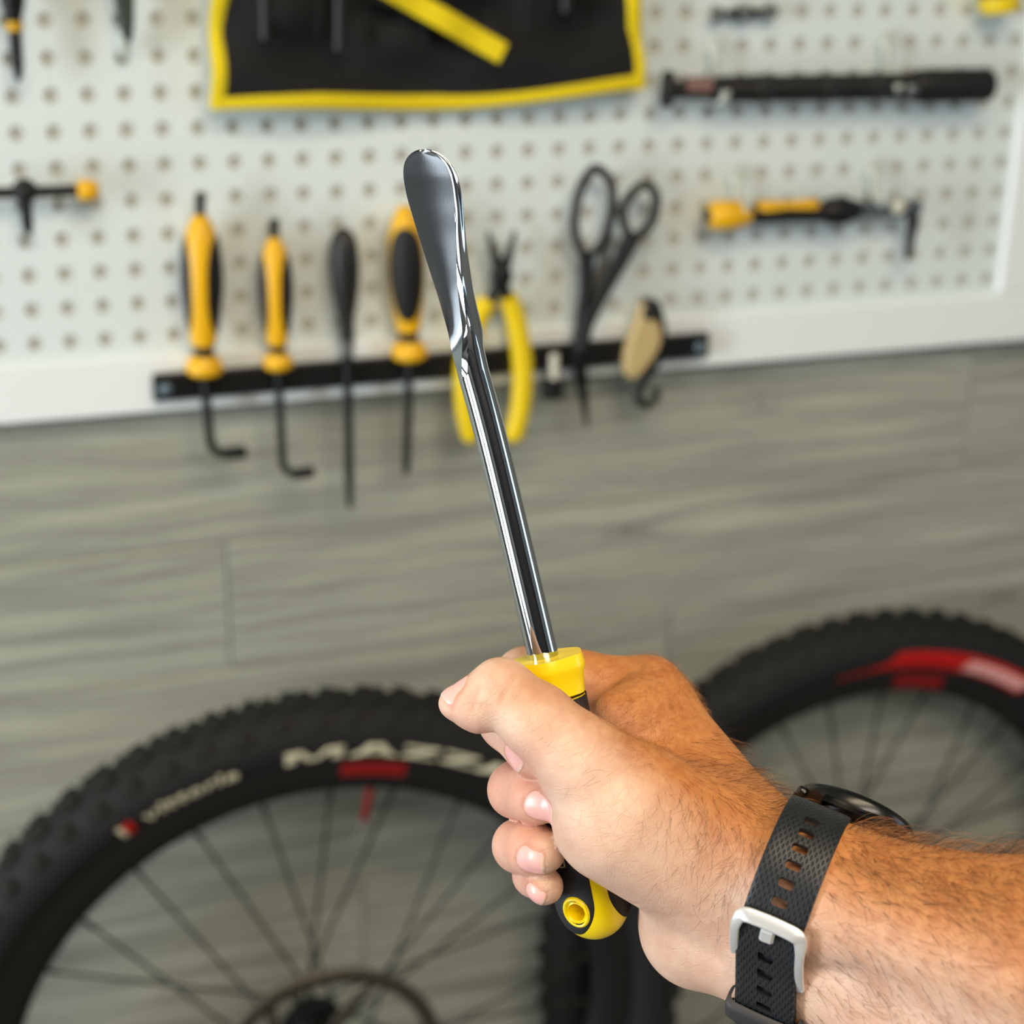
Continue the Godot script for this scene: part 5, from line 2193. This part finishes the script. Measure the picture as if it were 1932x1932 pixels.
func build_watch() -> void:
	measure_wrist()
	var pivot := WRIST
	var t := hand_thing("wristwatch", "black sports watch with textured rubber strap and silver buckle, worn on the wrist", "watch", pivot)
	var slots := [9.4, 15.0, 20.6, 26.2, 31.8, 37.4, -8.4, -14.2, -20.0, -25.8]
	var lift := func(w: float) -> float: return 2.6 + 1.6 * smoothstep(2.0, -8.0, w) + 1.0 * smoothstep(-20.0, -40.0, w)
	var half := func(w: float) -> float: return 10.0
	var st := begin()
	var walls := begin()
	walls.set_smooth_group(-1)
	var up_end := 57.0
	band(st, walls, -66.0, up_end, half, lift, slots, pivot)
	var strap := commit("strap", st, mats.strap_rubber, t)
	commit("strap_edge", walls, mats.strap_edge, strap)
	# the under layer that the tail lies on, and the far side of the loop
	st = begin()
	walls = begin()
	walls.set_smooth_group(-1)
	var thin := func(w: float) -> float: return 2.3
	band(st, walls, -85.0, -2.0, half, thin, [], pivot)
	commit("under_strap", st, mats.strap_edge, t)
	commit("under_edge", walls, mats.strap_edge, t.get_node("under_strap"))
	# buckle: a rounded steel bow over the strap
	st = begin()
	var bow := []
	var arc := [[11.3, -16.0, 0.8], [11.3, -11.0, 2.4], [11.2, -6.0, 4.0], [10.9, -1.5, 5.0], [10.0, 1.4, 5.2], [8.2, 2.5, 5.2], [4.5, 2.8, 5.2], [0.0, 2.9, 5.2], [-4.5, 2.8, 5.2], [-8.2, 2.5, 5.2], [-9.9, 1.4, 5.2], [-10.7, -1.5, 4.9], [-10.7, -5.0, 4.2], [-10.6, -8.5, 3.2], [-10.4, -11.0, 2.2]]
	for q in arc:
		bow.append(on_strap(q[0], q[1], q[2], pivot))
	var line := smooth_line(bow, 5)
	var rows := []
	for i in line.size():
		var d: Vector3 = (line[mini(i + 1, line.size() - 1)] - line[maxi(i - 1, 0)]).normalized()
		var g: float = float(i) / (line.size() - 1)
		var deg := angle_of(3.0)
		var up := (wrist_dir(deg) - d * wrist_dir(deg).dot(d)).normalized()
		var out := d.cross(up)
		var wide := lerpf(0.0015, 0.0025, smoothstep(0.16, 0.36, g) * smoothstep(0.84, 0.64, g))
		var row := PackedVector3Array()
		for k in 16:
			var a := TAU * k / 16.0
			row.append(line[i] + out * signf(cos(a)) * pow(absf(cos(a)), 0.6) * wide + up * signf(sin(a)) * pow(absf(sin(a)), 0.6) * 0.0011)
		rows.append(row)
	sheet(st, rows, true)
	fan(st, rows[0], 8)
	fan(st, rows[-1], 9, true)
	var buckle := commit("buckle", st, mats.buckle_steel, t)
	# the prong folded over the bow
	st = begin()
	var mid := on_strap(-0.2, -0.4, 5.6, pivot)
	var ahead := (on_strap(-0.2, 2.0, 5.9, pivot) - on_strap(-0.2, -3.2, 5.3, pivot)).normalized()
	var normal := wrist_dir(angle_of(-0.4))
	normal = (normal - ahead * normal.dot(ahead)).normalized()
	box(st, Transform3D(Basis(ahead.cross(normal), ahead, normal), mid - ahead * 0.0004), Vector3(0.0047, 0.0056, 0.0024), 0.0008)
	commit("prong", st, mats.buckle_steel, buckle)
	st = begin()
	tube(st, [on_strap(-10.6, -15.5, 0.9, pivot), on_strap(12.4, -15.5, 0.9, pivot)], [0.0011], 10)
	commit("hinge_pin", st, mats.buckle_steel, buckle)
	# keeper loop round both layers
	st = begin()
	rows = []
	var section := [[-12.6, 0.4], [-13.0, 2.0], [-12.9, 5.0], [-12.2, 6.3], [-10.5, 6.9], [-5.0, 7.1], [0.0, 7.15], [5.0, 7.1], [10.5, 6.9], [12.2, 6.3], [12.9, 5.0], [13.0, 2.0], [12.6, 0.4]]
	for i in 9:
		var g := i / 8.0
		var row := PackedVector3Array()
		for q in section:
			var inset := 1.3 * pow(absf(g * 2.0 - 1.0), 8.0)
			row.append(on_strap(q[0] - signf(q[0]) * inset * 0.3, lerpf(-28.0, -36.5, g), q[1] - inset, pivot))
		rows.append(row)
	sheet(st, rows)
	var inner := []
	for i in [0, 8]:
		var row := PackedVector3Array()
		for q in section:
			row.append(on_strap(q[0] * 0.89, lerpf(-28.0, -36.5, i / 8.0), q[1] - 1.9, pivot))
		inner.append(row)
	sheet(st, [inner[0], rows[0]])
	sheet(st, [rows[8], inner[1]])
	commit("keeper", st, mats.keeper_rubber, t)
	# the case on the back of the wrist
	var deg := 109.0
	var out := wrist_dir(deg)
	var side := WRIST_AXIS.cross(out)
	var c := (WRIST + out * (radius_at(deg) + 2.6) + WRIST_AXIS * 9.0 - pivot) * 0.001
	var ct := Transform3D(Basis(WRIST_AXIS, out, side), c)
	st = begin()
	lathe(st, ct, [Vector2(0.0, 0.0), Vector2(0.0, 0.0165), Vector2(0.001, 0.0190), Vector2(0.004, 0.0206), Vector2(0.0075, 0.0208), Vector2(0.0090, 0.0202), Vector2(0.0098, 0.0190), Vector2(0.0096, 0.0176)], 64)
	var watch_case := commit("case", st, mats.case_black, t)
	st = begin()
	lathe(st, ct, [Vector2(0.0094, 0.0178), Vector2(0.0099, 0.0120), Vector2(0.0100, 0.0)], 64)
	commit("crystal", st, mats.watch_glass, watch_case)
	for s in [-1.0, 1.0]:
		st = begin()
		var lugs := []
		for k in 5:
			var g := k / 4.0
			var row := PackedVector3Array()
			for x in [-0.0105, 0.0105]:
				row.append(ct * Vector3(x, lerpf(0.0062, 0.0015, g * g), s * lerpf(0.0150, 0.0255, g)))
			rows = rows
			lugs.append(row)
		sheet(st, lugs)
		for edge in [0, 1]:
			var strip := []
			for k in 5:
				var v: Vector3 = lugs[k][edge]
				strip.append(PackedVector3Array([v, v - out * 0.0042]))
			sheet(st, strip)
		commit("lug", st, mats.case_black, watch_case)
	for q in [[-0.0188, 0.0092], [-0.0205, -0.001], [0.0188, 0.0092], [0.0205, -0.001]]:
		st = begin()
		var p := ct * Vector3(q[0], 0.0055, q[1])
		var d := (ct.basis * Vector3(q[0], 0, q[1])).normalized()
		tube(st, [p - d * 0.001, p + d * 0.0014, p + d * 0.0018], [0.0019, 0.0019, 0.0014], 12)
		commit("button", st, mats.case_black, watch_case)
